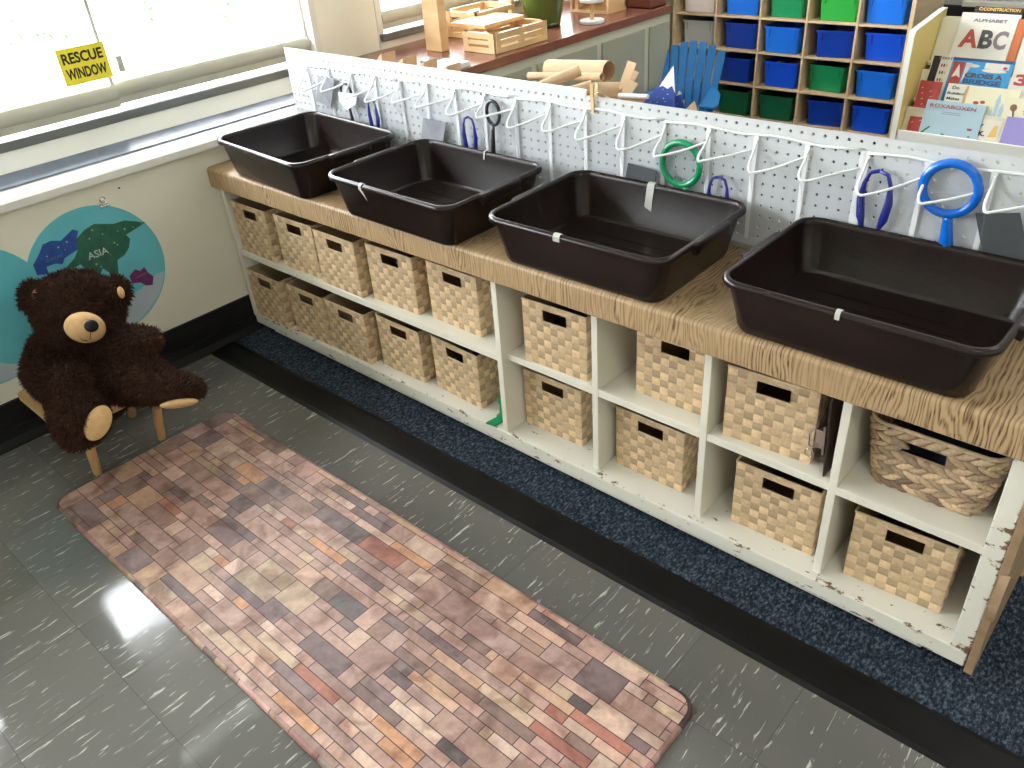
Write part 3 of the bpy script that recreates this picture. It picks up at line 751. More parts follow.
b = MB(); b.poly([(-.080, -.1945, .110), (-.068, -.1945, .110), (-.062, -.189, .082)]); o = obj('tape', b, M_tape, tubs[1]); m = o.modifiers.new('s', 'SOLIDIFY'); m.thickness = .0008
tape_over(tubs[1], .02, 1, .005, .008, 0)
tape_over(tubs[2], -.022, -1, .018, 0, .0)
tape_over(tubs[2], -.016, 1, .020, .046, 0, -.0004, -.010)
tape_over(tubs[3], -.005, -1, .009, 0, .0)

# ================================================================== PEGBOARD
YP = .353; S = .0254; XH = 1.4159; ZT = .9213
def peg(name, label, k0, k1, ztop_extra, rows, zlow):
    mb = MB(); r = .0038; c8 = [(math.cos(PI / 8 + PI / 4 * j), math.sin(PI / 8 + PI / 4 * j)) for j in range(8)]; y0, y1 = YP, YP + .005
    x0 = XH + (k0 - .5) * S; x1 = XH + (k1 + .5) * S; z1 = ZT + .5 * S + ztop_extra; z0 = ZT - (rows - .5) * S
    sq = [(.5, .19), (.19, .5), (-.19, .5), (-.5, .19), (-.5, -.19), (-.19, -.5), (.19, -.5), (.5, -.19)]
    for k in range(k0, k1 + 1):
        for j in range(rows):
            cx, cz = XH + k * S, ZT - j * S; i = len(mb.v)
            sqp = [(.5, .5 * math.tan(PI / 8)), (.5 * math.tan(PI / 8), .5), (-.5 * math.tan(PI / 8), .5), (-.5, .5 * math.tan(PI / 8)), (-.5, -.5 * math.tan(PI / 8)), (-.5 * math.tan(PI / 8), -.5), (.5 * math.tan(PI / 8), -.5), (.5, -.5 * math.tan(PI / 8))]
            for yy in (y0, y1):
                mb.v += [Vector((cx + a * r, yy, cz + b * r)) for a, b in c8]; mb.v += [Vector((cx + a * S, yy, cz + b * S)) for a, b in sqp]
            for q in range(8):
                w = (q + 1) % 8
                mb.face((i + q, i + 8 + q, i + 8 + w, i + w)); mb.face((i + 16 + w, i + 24 + w, i + 24 + q, i + 16 + q)); mb.face((i + w, i + 16 + w, i + 16 + q, i + q))
            for (a, b) in ((.5, .5), (-.5, .5), (-.5, -.5), (.5, -.5)):
                t_ = .5 * math.tan(PI / 8)
                for yy in (y0, y1):
                    sa, sb = (1 if a > 0 else -1), (1 if b > 0 else -1)
                    mb.poly([(cx + a * S, yy, cz + b * S), (cx + a * S, yy, cz + sb * t_ * S), (cx + sa * t_ * S, yy, cz + b * S)])
    if z0 > zlow: mb.box(x0, x1, y0, y1, zlow, z0)
    if ztop_extra > 0: mb.box(x0, x1, y0, y1, ZT + .5 * S, z1)
    mb.box(x0 - .0008, x0, y0, y1, zlow, z1); mb.box(x1, x1 + .0008, y0, y1, zlow, z1)
    me = mb.mesh(name); me.materials.append(M_peg)
    o = bpy.data.objects.new(name, me); COL.objects.link(o)
    bm = bmesh.new(); bm.from_mesh(me); bmesh.ops.remove_doubles(bm, verts=bm.verts, dist=.00005); bmesh.ops.recalc_face_normals(bm, faces=bm.faces); bm.to_mesh(me); bm.free()
    return tag(o, label, 'pegboard')
peg('pegboard', 'left white pegboard panel standing behind the counter by the window', -55, -5, .0135, 11, ZCT + .001)
peg('pegboard', 'right white pegboard panel behind the counter, slightly lower than the left one', -4, 45, 0, 11, ZCT + .001)
tag(obj('metal_rail', MB().box(-.02, 2.56, YP - .007, YP - .001, ZCT + .001, ZCT + .014), mat('grey_rail', (.45, .45, .43), .4, metal=.4), bevel=.001), 'thin grey metal rail along the foot of the pegboard on the counter', 'rail')
mb = MB()
for x in (-.02, .62, 1.30, 1.32, 1.95, 2.5): mb.box(x, x + .02, YP + .0055, YP + .028, 0.004, .66)
mb.box(-.02, 2.52, YP + .0055, YP + .022, .60, .632)
tag(obj('pegboard_brace', mb, M_pine), 'timber battens bracing the back of the pegboard', 'brace')

# ------------------------------------------------------------------ clear pocket organisers
M_backsheet = clear_mat('clear_back_sheet', (.985, .99, 1), .0, .2)
def back_mb(x0, w, yb):
    b = MB(); b.quad((x0, yb, .665), (x0 + w, yb, .665), (x0 + w, yb, .905), (x0, yb, .905)); return b
def organiser(x0, label, jit):
    w = .472; n = 4; pw = w / n; yb = YP - .0018
    t = thing('pocket_organizer', label, 'hanging organizer', (x0 + w / 2, yb, .90), group='clear pocket organizers on the pegboard')
    rnd = random.Random(int(x0 * 100) + 3)
    # thin back sheet is clear too
    obj('back_sheet', back_mb(x0, w, yb), M_backsheet, t)
    b = MB(); top = []
    for k in range(13): top.append((x0 + w * k / 12, yb - .003, .904 - .003 * math.sin(k * 1.3 + x0)))
    b.tube(top, .0032, 6, flat=.5); obj('top_binding', b, M_strip, t, smooth='all')
    for k in range(n + 1):
        b = MB(); x = x0 + pw * k; lean = rnd.uniform(-.004, .004)
        b.loops([[(x + lean * 0 - .0055, yb - .0025, .906), (x + .0055, yb - .0025, .906)], [(x + lean - .0055, yb - .0035, .80), (x + lean + .0055, yb - .0035, .80)], [(x + lean - .0045, yb - .003, .66), (x + lean + .0045, yb - .003, .66)]], closed=False)
        o = obj('seam', b, M_strip, t); m = o.modifiers.new('s', 'SOLIDIFY'); m.thickness = .0012
    for k in range(n):
        xl = x0 + pw * k + .003; xr = xl + pw - .006; z0 = .893 + rnd.uniform(-.004, .004)
        bulge = rnd.uniform(.046, .062); peak = rnd.uniform(.08, .16); drop = rnd.uniform(.044, .060)
        if jit.get(k): bulge, peak, drop = jit[k]
        bs = bulge / .056
        ctl = [(0, 0, .004), (0, 0, 0), (.0, .014 * bs, -.022), (peak * .25, .042 * bs, -drop * .80), (peak, .056 * bs, -drop), (peak * 2.4, .050 * bs, -drop * .96), (.62, .027 * bs, -drop * .72), (1, 0, -.020), (1.02, 0, -.018)]
        P = []; us = []
        for q in range(1, len(ctl) - 2):
            for w_ in range(5):
                f = w_ / 5; c0, c1, c2, c3 = ctl[q - 1:q + 3]
                v = [.5 * (2 * c1[i] + (c2[i] - c0[i]) * f + (2 * c0[i] - 5 * c1[i] + 4 * c2[i] - c3[i]) * f * f + (3 * c1[i] - c0[i] - 3 * c2[i] + c3[i]) * f ** 3) for i in range(3)]
                us.append(min(max(v[0], 0), 1)); P.append(Vector((xl + (xr - xl) * v[0], yb - .004 - max(0, v[1]), z0 + v[2])))
        P.append(Vector((xr, yb - .004, z0 - .02))); us.append(1)
        b = MB(); b.tube(P, .0028, 6); 
        pk = bpy.data.objects.new('pocket', None)
        rings = []
        for s in [0, .1, .25, .45, .7, 1]:
            rings.append([Vector((p.x, yb - .0035 + (p.y - (yb - .0035)) * (1 - s) ** 2.4, p.z + (.668 - p.z) * s)) + Vector((0, .0012 * noise.noise(Vector((u * 8, s * 8, x0 * 9 + k))), 0)) for u, p in zip(us, P)])
        fb = MB(); fb.loops(rings, closed=False)
        po = obj('pocket', fb, M_film, t, smooth='all')
        b_o = obj('piping', b, M_strip, None, smooth='all'); b_o.parent = po; 
    return t
organiser(.122, 'clear plastic pocket organizer nearest the window, holding a dark magnifier', {})
organiser(.594, 'clear pocket organizer behind the gap between first and second tubs', {})
organiser(1.066, 'clear pocket organizer behind the second and third tubs, a clothespin above it', {})
organiser(1.538, 'clear pocket organizer holding the green magnifier', {})
organiser(2.018, 'rightmost clear pocket organizer, holding the blue magnifier', {0: (.058, .12, .055), 1: (.05, .10, .05)})

# ------------------------------------------------------------------ things inside the pockets (flat-ish tools in front of the pegboard)
YI = .336
def PI_(px, py, y=YI): p = H(px, py, y=y); return p
def ring_pts(c, rx, rz, tilt=0, n=28, y=YI):
    out = []
    for k in range(n):
        a = 2 * PI * k / n; u, v = rx * math.cos(a), rz * math.sin(a)
        out.append(Vector((c.x + u * math.cos(tilt) - v * math.sin(tilt), y, c.z + u * math.sin(tilt) + v * math.cos(tilt))))
    return out
def disc_mb(c, r, squash):
    b = MB(); b.poly([(c.x + (r - .003) * math.cos(a), YI, c.z + (r - .003) * squash * math.sin(a)) for a in [2 * PI * k / 28 for k in range(28)]]); return b
def magnifier(label, c, r, m, hdir, hlen, width=.008, lens=True, squash=1, name='magnifying_glass'):
    t = thing(name, label, 'magnifying glass', (c.x, YI, c.z - r - hlen))
    b = MB(); b.tube(ring_pts(c, r, r * squash), width * .75, 8, closed=True, flat=.9); obj('lens_frame', b, m, t, smooth='all')
    if lens: obj('lens', disc_mb(c, r, squash), M_lens, t)
    d = Vector((hdir[0], 0, hdir[1])).normalized(); s = Vector((c.x, YI, c.z)) + d * (r * squash if abs(d.z) > .5 else r)
    b = MB(); b.tube([s, s + d * hlen * .15, s + d * hlen * .4, s + d * hlen * .8, s + d * hlen], [width * .7, width * .8, width * .95, width * 1.2, width * .8], 8, flat=.7); obj('handle', b, m, t, smooth='all')
    return t
magnifier('dark magnifier with white card in the pocket nearest the window', PI_(346, 92), .026, M_blackp, (.1, -1), .085, .006)
magnifier('black oval magnifier hanging above the second tub', PI_(493, 113), .024, M_blackp, (-.1, -1), .10, .007, squash=1.35)
magnifier('green plastic magnifier in a pocket above the third tub', PI_(681, 164), .051, M_maggreen, (.25, -1), .05, .011)
magnifier('large bright blue magnifier in a pocket above the rightmost tub', PI_(950, 189), .050, M_magblue, (.14, -1), .085, .0122)
def tongs(label, top, w, h, m, spread=1.0, r=.0045):
    t = thing('plastic_tongs', label, 'tongs', (top.x, YI, top.z - h))
    for s in (-1, 1):
        pts = [(top.x, YI, top.z), (top.x + s * w * .35, YI, top.z - h * .05), (top.x + s * w * .5, YI, top.z - h * .22), (top.x + s * w * .55 * spread, YI, top.z - h * .5), (top.x + s * w * .45 * spread, YI, top.z - h * .8), (top.x + s * w * .3 * spread, YI, top.z - h)]
        b = MB(); b.tube(pts, [r * .8, r * .8, r * .8, r * 1.5, r * 1.7, r * .6], 8, flat=.7); obj('arm', b, m, t, smooth='all')
    return t
tongs('navy blue tongs in the pocket behind the first tub', PI_(371, 100), .036, .10, M_navy)
tongs('navy blue tongs leaning in the pocket behind the second tub', PI_(468, 117), .042, .11, M_navy)
tongs('navy blue tongs low in the pocket just right of the green magnifier', PI_(719, 177), .045, .105, M_navy)
tongs('indigo plastic tongs with broad arms, left of the large blue magnifier', PI_(880, 171), .052, .125, M_navy, r=.0055)
def card(label, corners, m, name='grey_card', y=YI):
    b = MB(); P = [H(*c, y=y) for c in corners]
    b.loops([P, [p + Vector((0, .0025, 0)) for p in P]], True, True, True)
    return tag(obj(name, b, m, bevel=.0006), label, 'card')
card('pale grey card in the pocket nearest the window wall', [(318, 76), (334, 79), (331, 108), (316, 101)], M_grey)
card('mid grey card with hook tab behind the gap of the first two tubs', [(423, 118), (446, 123), (443, 143), (421, 138)], M_grey)
card('slate grey card above the back rim of the third tub', [(628, 163), (656, 171), (655, 192), (624, 184)], M_darkgrey)
card('dark slate rectangle in the pocket right of the blue magnifier', [(975, 213), (1020, 213), (1030, 262), (984, 262)], M_darkgrey)
t = thing('white_badge', 'small white card tucked in front of the dark magnifier by the window', 'card', (0, 0, 0))
b = MB(); P = [H(*c, y=YI - .010) for c in [(338, 92), (357, 94), (356, 104), (347, 110), (339, 101)]]; b.loops([P, [p + Vector((0, .0012, 0)) for p in P]], True, True, True); t.location = P[0]
obj('card_face', b, M_strip, t)
# clothespin on the pegboard's top edge
p = H(594, 98, y=YP)
t = thing('clothespin', 'wooden clothespin clipped on the top edge of the pegboard', 'clothespin', (p.x, YP, p.z))
for s in (-1, 1):
    b = MB(); yy = YP + .0025 + s * .007
    b.prism([(-.005, -.035), (.005, -.035), (.005, .032), (-.005, .036)], lambda u, v, w: (p.x + u, yy + s * (-.003 + w * .006) + s * (.004 * (v / .035) ** 2 if v > 0 else 0), p.z - .0 + v)); obj('jaw', b, M_pine, t, bevel=.001)
b = MB(); b.tube([(p.x - .006, YP + .0025 - .012, p.z + .012), (p.x + .006, YP + .0025 - .012, p.z + .012), (p.x + .006, YP + .0025 + .012, p.z + .012), (p.x - .006, YP + .0025 + .012, p.z + .012)], .001, 6, closed=True); obj('spring', b, M_steel, t)

# ================================================================== RUG
def rug():
    X0r, X1r, Y0r, Y1r = .3786, 2.1278, -.9543, -.3812; cx, cy = (X0r + X1r) / 2, (Y0r + Y1r) / 2; L, Wd = X1r - X0r, Y1r - Y0r; th = .011
    mb = MB(); bcol = (.07, .045, .04)
    mb.loops([rr(L, Wd, .045, 8, .0), rr(L, Wd, .045, 8, th * .45), rr(L - .006, Wd - .006, .043, 8, th * .8), rr(L - .018, Wd - .018, .038, 8, th)], True, True, True, bcol)
    rnd = random.Random(21); cs = .0232; nx, ny = int(L / cs), int(Wd / cs); cw, ch = L / nx, Wd / ny
    occ = [[0] * ny for _ in range(nx)]
    clip = [(p.x, p.y) for p in rr(L - .019, Wd - .019, .037, 8)]
    def clip_poly(poly):
        out = poly
        m = len(clip)
        for k in range(m):
            a = clip[k]; b = clip[(k + 1) % m]
            if abs(a[0] - b[0]) + abs(a[1] - b[1]) < 1e-6: continue
            ins = lambda p: (b[0] - a[0]) * (p[1] - a[1]) - (b[1] - a[1]) * (p[0] - a[0]) >= -1e-9
            new = []
            for i in range(len(out)):
                p, q = out[i], out[(i + 1) % len(out)]
                pi, qi = ins(p), ins(q)
                if pi: new.append(p)
                if pi != qi:
                    dx, dy = q[0] - p[0], q[1] - p[1]; den = (b[0] - a[0]) * dy - (b[1] - a[1]) * dx
                    if abs(den) > 1e-12:
                        tt = -((b[0] - a[0]) * (p[1] - a[1]) - (b[1] - a[1]) * (p[0] - a[0])) / den; new.append((p[0] + dx * tt, p[1] + dy * tt))
            out = new
            if len(out) < 3: return None
        return out
    pal = [(.47, .29, .24), (.54, .35, .29), (.43, .27, .235), (.38, .24, .205), (.58, .37, .285), (.50, .32, .28), (.33, .21, .18), (.46, .30, .25), (.56, .36, .25), (.50, .36, .26), (.27, .18, .16), (.60, .42, .34), (.42, .28, .25), (.24, .17, .17)]
    acc = [(.40, .17, .12), (.55, .29, .17), (.43, .18, .14), (.52, .38, .27), (.15, .12, .12), (.60, .44, .36), (.20, .15, .15)]
    sizes = [(5, 2), (6, 2), (4, 2), (3, 2), (2, 2), (3, 3), (6, 1), (4, 1), (3, 1), (4, 3), (2, 3), (3, 2), (5, 2), (4, 2), (3, 3), (2, 1), (3, 4), (4, 3), (2, 2)]
    order = [(i, j) for i in range(nx) for j in range(ny)]
    cells = []
    for i, j in order:
        if occ[i][j]: continue
        for tr in range(12):
            w, h = rnd.choice(sizes)
            if i + w > nx or j + h > ny: continue
            if all(not occ[a][b] for a in range(i, i + w) for b in range(j, j + h)): break
        else: w = h = 1
        for a in range(i, i + w):
            for b in range(j, j + h): occ[a][b] = 1
        cells.append((i, j, w, h))
    g = .0011
    for (i, j, w, h) in cells:
        x0 = -L / 2 + i * cw + g; x1 = -L / 2 + (i + w) * cw - g; y0 = -Wd / 2 + j * ch + g; y1 = -Wd / 2 + (j + h) * ch - g
        c = rnd.choice(acc) if rnd.random() < .13 else rnd.choice(pal); k = rnd.uniform(.78, 1.02)
        col = tuple(v * k for v in c)
        pl = clip_poly([(x0, y0), (x1, y0), (x1, y1), (x0, y1)])
        if pl: mb.poly([(a, b, th + .0003) for a, b in pl], col)
        # the print runs over the rolled edge
    for side in range(4):
        n = nx if side < 2 else ny; k = 2
        while k < n - 4:
            st = rnd.randint(2, 6); st = min(st, n - 3 - k)
            if st <= 0: break
            c = rnd.choice(pal); col = tuple(v * rnd.uniform(.7, .95) for v in c)
            a0 = (-L / 2 + k * cw + g) if side < 2 else (-Wd / 2 + k * ch + g); a1 = (-L / 2 + (k + st) * cw - g) if side < 2 else (-Wd / 2 + (k + st) * ch - g)
            e = (Wd if side < 2 else L) / 2; sg = 1 if side % 2 else -1
            for (i0, z0), (i1, z1) in (((.0092, th + .0003), (.003, th * .8 + .0004)), ((.003, th * .8 + .0004), (-.0003, th * .45)), ((-.0003, th * .45), (-.0003, .001))):
                if side < 2: mb.quad((a0, sg * (e - i0), z0), (a1, sg * (e - i0), z0), (a1, sg * (e - i1), z1), (a0, sg * (e - i1), z1), col)
                else: mb.quad((sg * (e - i0), a0, z0), (sg * (e - i0), a1, z0), (sg * (e - i1), a1, z1), (sg * (e - i1), a0, z1), col)
            k += st
    # material with warm/dark mottling inside every stone
    me = mb.mesh('floor_mat'); me.materials.append(M_rug)
    o = bpy.data.objects.new('floor_mat', me); COL.objects.link(o); o.location = (cx, cy, .0004)
    bm = bmesh.new(); bm.from_mesh(me); bmesh.ops.recalc_face_normals(bm, faces=bm.faces)
    for f in bm.faces:
        if len(f.verts) >= 3 and f.calc_center_median().z > th and f.normal.z < 0: f.normal_flip()
    bm.to_mesh(me); bm.free()
    return tag(o, 'long cushioned floor mat printed with pink and brown stone bricks, on the grey tiles', 'mat')
rug()

# ================================================================== WALL MAP, SIGN
def poster(name, pts, x, th=.0008):
    b = MB(); b.loops([[(x, p.y, p.z) for p in pts], [(x + th, p.y, p.z) for p in pts]], True, True, True); return b
cyc, czc, rc = -.4714, .4193, .2165
t = thing('world_map', 'turquoise two circle world map pinned on the wall behind the bear', 'map', (XW, cyc, czc))
pts = []
gap = .372
aN = math.acos(gap / 2 / rc) if gap / 2 < rc else 0
cl = (cyc - gap, czc - .0)
for k in range(49):
    a = PI - aN - (2 * PI - 2 * aN) * k / 48
    pts.append(Vector((0, cyc + rc * math.cos(a), czc + rc * math.sin(a))))
for k in range(1, 48):
    a = -aN - (2 * PI - 2 * aN) * k / 48
    pts.append(Vector((0, cl[0] + rc * math.cos(a), cl[1] + rc * math.sin(a))))
M_sea = mat('map_turquoise', (.12, .47, .55), .5, noise_amt=.06, nscale=8)
obj('sea', poster('sea', pts, XW + .0004), M_sea, t)
def poly_map(name, px, m, lift):
    P = [H(a, b2, x=XW) for a, b2 in px]
    obj(name, poster(name, P, XW + .0012 + lift, .0003), m, t)
def cz2(L): return [(x / 2.559, 180 + y / 2.559) for x, y in L]
poly_map('asia', cz2([(195, 150), (215, 128), (240, 112), (290, 112), (318, 103), (372, 108), (350, 122), (322, 140), (332, 150), (330, 172), (318, 192), (300, 205), (303, 240), (290, 245), (262, 225), (255, 246), (230, 240), (205, 215), (195, 222), (165, 228), (190, 200), (198, 180)]), mat('map_green', (.02, .12, .075), .5, noise_amt=.2, nscale=40), .0002)
poly_map('europe', cz2([(84, 218), (100, 188), (108, 165), (130, 155), (155, 155), (185, 126), (200, 130), (195, 150), (198, 178), (165, 200), (160, 215), (140, 214), (118, 222), (125, 240), (95, 243)]), mat('map_blue', (.02, .07, .30), .5, noise_amt=.2, nscale=40), .0004)
poly_map('australia', cz2([(330, 245), (345, 228), (358, 232), (368, 222), (378, 236), (392, 246), (390, 268), (372, 270), (360, 262), (338, 264)]), mat('map_plum', (.16, .03, .14), .5, noise_amt=.15, nscale=40), .0008)
ant = [(y, z) for y, z in []]
apts = []
for k in range(13):
    a = math.radians(-112 + 92 * k / 12); apts.append(Vector((0, cyc + (rc - .004) * math.cos(a), czc + (rc - .004) * math.sin(a))))
for k in range(1, 9):
    f = k / 9; A = apts[-1] if k == 1 else A
    e0, e1 = apts[12], apts[0]; p = e0.lerp(e1, f); apts.append(Vector((0, p.y, p.z + .022 * math.sin(PI * f) + .006 * math.sin(f * 14))))
obj('antarctica', poster('antarctica', apts, XW + .0014, .0003), mat('map_ice', (.42, .50, .56), .6), t)
apts = [Vector((0, 2 * cl[0] - (p.y - cyc + cl[0]), p.z)) for p in apts]
obj('antarctica', poster('antarctica', apts, XW + .0014, .0003), mat('map_ice', (.42, .50, .56), .6), t)
M_maptext = mat('map_text', (.55, .62, .60), .6); M_maptext2 = mat('map_text_dim', (.09, .16, .36), .6)
def wall_text(s, px, py, w, m, tilt=0, dx=.0030):
    p = H(px, py, x=XW); Mx = frame((XW + dx, p.y, p.z), (0, math.cos(tilt), math.sin(tilt)), (0, -math.sin(tilt), math.cos(tilt)))
    return text(s, m, 'lettering', t, Mx, width=w, size=.03, depth=.0002, bold=.01)
wall_text('ASIA', 97.5, 253, .066, M_maptext, .0); wall_text('EUROPE', 54, 258, .05, M_maptext2, .0); wall_text('AUSTRALIA', 141, 275, .034, mat('map_text_pink', (.4, .2, .35), .6), .12)
# decorations on the continents
b = MB(); rnd = random.Random(9)
for (u, v) in [(228, 150), (262, 138), (300, 130), (318, 125), (282, 190), (258, 222), (246, 215), (340, 120), (235, 128), (148, 172), (166, 178), (120, 195), (170, 158), (300, 165), (292, 160)]:
    p = H(u / 2.559, 180 + v / 2.559, x=XW); r = rnd.uniform(.0025, .005)
    b.poly([(XW + .0021, p.y + r * (1 if k % 2 else .4) * math.cos(PI * k / 5), p.z + r * (1 if k % 2 else .4) * math.sin(PI * k / 5)) for k in range(10)])
obj('star_pattern', b, mat('map_stars', (.42, .55, .35), .6), t)
# fold lines and stitched rim
b = MB(); b.tube([Vector((XW + .0016, cyc + (rc - .008) * math.cos(a), czc + (rc - .008) * math.sin(a))) for a in [PI - aN - .06 - (2 * PI - 2 * aN - .12) * k / 60 for k in range(61)]], .0007, 4)
obj('stitched_rim', b, mat('map_rim', (.16, .50, .50), .5), t)
# bulldog clip holding the map
p = H(104, 205, x=XW)
t2 = thing('bulldog_clip', 'small silver bulldog clip at the top of the world map', 'clip', (XW + .004, p.y, p.z))
b = MB(); b.box(XW + .002, XW + .010, p.y - .016, p.y + .016, p.z - .004, p.z + .002); b.box(XW + .002, XW + .008, p.y - .014, p.y + .014, p.z + .002, p.z + .008); obj('jaw', b, M_steel, t2, bevel=.001)
b = MB()
b.tube([Vector((XW + .012, p.y + .008 * math.cos(a) - .004, p.z + .022 + .008 * math.sin(a))) for a in [2 * PI * k / 14 for k in range(14)]], .0022, 6, closed=True); b.box(XW + .006, XW + .012, p.y - .008, p.y + .002, p.z + .004, p.z + .018)
obj('lever', b, M_steel, t2, smooth=40)
q = H(119, 188, x=XW); b = MB(); b.lathe([(.0028, 0), (.0028, .002), (.0015, .003)], n=12, M=Matrix.Translation((XW, q.y, q.z)) @ Matrix.Rotation(PI / 2, 4, 'Y')); tag(obj('screw', b, M_ink), 'tiny dark screw in the cream wall under the sill', 'screw')
# rescue window sign on the glass
cs = [H(55, 49.5, x=XG - .003), H(103, 42, x=XG - .003), H(113.5, 76, x=XG - .003), H(66, 88, x=XG - .003)]
t = thing('rescue_sign', 'yellow sign with black RESCUE WINDOW lettering on the window glass', 'sign', cs[3])
ya, yb_ = (cs[0].y + cs[3].y) / 2, (cs[1].y + cs[2].y) / 2; zt, zbm = (cs[0].z + cs[1].z) / 2, (cs[2].z + cs[3].z) / 2
obj('sheet', MB().box(XG - .0048, XG - .003, ya, yb_, zbm, zt), M_yel, t)
for s, f in (('RESCUE', .72), ('WINDOW', .30)):
    text(s, M_ink, 'lettering', t, frame((XG - .0027, (ya + yb_) / 2 + .0, zbm + (zt - zbm) * f), (0, 1, 0), (0, 0, 1)), width=(yb_ - ya) * .84, height=(zt - zbm) * .30, size=.05, depth=.0003, bold=.03)
p = H(118, 62, x=XG - .01)
tag(obj('window_latch', MB().box(XG - .011, XG + .004, p.y - .008, p.y + .012, p.z - .03, p.z + .02), M_frame, bevel=.003), 'small grey window latch right of the rescue sign', 'latch')

# ================================================================== STOOL AND BEAR
SZ = .196
t = thing('childs_stool', 'small light wooden stool with round splayed legs under the teddy bear', 'stool', (.215, -.73, 0))
b = MB(); N = 12; prof2 = rr(.33, .235, .02, 4)
b.loops([[(p.x + .212, p.y - .735, SZ - .022) for p in prof2], [(p.x + .212, p.y - .735, SZ) for p in prof2]], True, True, True)
obj('seat', b, M_stool, t, bevel=.003)
_a = H(88, 441, z=.172); _b = H(157, 407, z=.172); _c = H(131, 398, z=.172)
for (bx, by), (tx, ty) in (((.347, -.803), (_a.x, _a.y)), ((.343, -.595), (_b.x, _b.y)), ((.140, -.590), (_c.x, _c.y)), ((.10, -.80), (.12, -.79))):
    b = MB(); b.tube([(bx, by, .0005), ((bx + tx) / 2, (by + ty) / 2, SZ / 2), (tx, ty, SZ - .02)], [.0125, .0135, .0135], 14); obj('leg', b, M_stool, t, smooth=40)

def bear():
    t = thing('teddy_bear', 'big dark brown plush teddy bear with tan muzzle sitting on the little stool', 'teddy bear', (.2, -.72, SZ))
    mb = MB()
    def E(px, py, d, rx, ry, rz, rot=0):
        c = D(px, py, d); k = d / FL; a = math.radians(rot)
        Rr = R_ * math.cos(a) - U_ * math.sin(a); Uu = R_ * math.sin(a) + U_ * math.cos(a)
        M = Matrix((Rr, F_, Uu)).transposed(); mb.ell(c, (rx * k, rz, ry * k), M, 28, 18); return c
    def limb(P, n=7):
        for k in range(len(P) - 1):
            a, b = P[k], P[k + 1]
            for q in range(n + 1):
                f = q / n; px, py, d, r = [a[i] + (b[i] - a[i]) * f for i in range(4)]
                c = D(px, py, d); R = r * d / FL; mb.ell(c, (R, R, R), None, 20, 14)
    E(78, 310, 2.385, 42, 38, .112)                      # skull
    E(82, 324, 2.35, 34, 24, .09)                        # cheeks
    E(92, 380, 2.44, 38, 42, .10, 0)                     # belly
    E(80, 354, 2.45, 36, 30, .09)                        # chest
    limb([(34, 294, 2.40, 12.5), (32, 302, 2.405, 10.5)], 2)     # ears
    limb([(116, 290, 2.36, 13.5), (117, 296, 2.36, 11)], 2)
    limb([(50, 350, 2.41, 19), (46, 372, 2.37, 21), (56, 384, 2.32, 20), (72, 382, 2.27, 17)])      # its right arm hangs and folds
    limb([(106, 340, 2.39, 18), (125, 343, 2.34, 16), (143, 340, 2.30, 12.5), (151, 339, 2.29, 10)])    # other arm stretched out
    limb([(78, 400, 2.38, 26), (78, 412, 2.31, 25), (80, 419, 2.25, 25)])                        # leg
    E(79, 420, 2.235, 24, 29, .045, 15)
    limb([(120, 380, 2.38, 23), (143, 378, 2.33, 24), (163, 386, 2.29, 17)])
    E(177, 387, 2.275, 26, 13, .055, 8)
    me = mb.mesh('plush_src'); o = bpy.data.objects.new('plush_src', me); COL.objects.link(o)
    r = o.modifiers.new('r', 'REMESH'); r.mode = 'VOXEL'; r.voxel_size = .0065
    s = o.modifiers.new('s', 'SMOOTH'); s.iterations = 5; s.factor = .5
    dg = bpy.context.evaluated_depsgraph_get(); dg.update()
    m2 = bpy.data.meshes.new_from_object(o.evaluated_get(dg)); bpy.data.objects.remove(o)
    rnd = random.Random(3)
    verts = [v.co.copy() for v in m2.vertices]; norms = [v.normal.copy() for v in m2.vertices]; faces = [tuple(p.vertices) for p in m2.polygons]
    seat_top = SZ + .001
    verts = [Vector((max(v.x, XW + .012), v.y, v.z)) for v in verts]
    out = MB(); out.v = list(verts)
    for f in faces: out.face(f, (.026, .013, .008))
    # plush pile: short bent tufts growing out of the skin
    cen = [(sum((verts[i] for i in f), Vector()) / len(f), sum((norms[i] for i in f), Vector()).normalized()) for f in faces]
    sole = [D(99, 424, 2.2), D(178, 403, 2.25)]
    nf = len(cen); cnt = 0
    for (c, n) in cen:
        if n.dot(F_) > .55: continue
        for rep in range(3):
            p = c + Vector((rnd.uniform(-1, 1), rnd.uniform(-1, 1), rnd.uniform(-1, 1))) * .0045
            cnt += 1
            L = rnd.uniform(.010, .019); g = Vector((rnd.gauss(0, .45), rnd.gauss(0, .45), rnd.gauss(0, .45) - .35))
            d = (n + g).normalized(); side = d.cross(n + Vector((.01, .02, .03))).normalized() * rnd.uniform(.0011, .002)
            bend = Vector((0, 0, -.25)) + Vector((rnd.gauss(0, .2), rnd.gauss(0, .2), 0))
            mid = p + d * L * .55; tip = p + (d + bend * .8).normalized() * L
            if tip.x < XW + .003: continue
            k = rnd.uniform(.6, 1.6); warm = rnd.random() * .4 + .8; col = (.044 * k * warm, .021 * k, .0138 * k)
            i = len(out.v); out.v += [p - side, p + side, mid + side * .7, mid - side * .7, tip]
            out.face((i, i + 1, i + 2, i + 3), col); out.face((i + 3, i + 2, i + 4), col)
    obj('body', out, M_fur, t, recalc=False)
    # face
    def patch(name, px, py, d, rx, ry, rz, rot, m):
        b = MB(); c = D(px, py, d); k = d / FL; a = math.radians(rot)
        Rr = R_ * math.cos(a) - U_ * math.sin(a); Uu = R_ * math.sin(a) + U_ * math.cos(a)
        b.ell(c, (rx * k, rz, ry * k), Matrix((Rr, F_, Uu)).transposed(), 28, 18); return obj(name, b, m, t, smooth='all')
    mz = patch('muzzle', 85, 327.5, 2.235, 19.5, 15.5, .045, 8, M_skin_b); mz['label'] = 'tan felt muzzle'
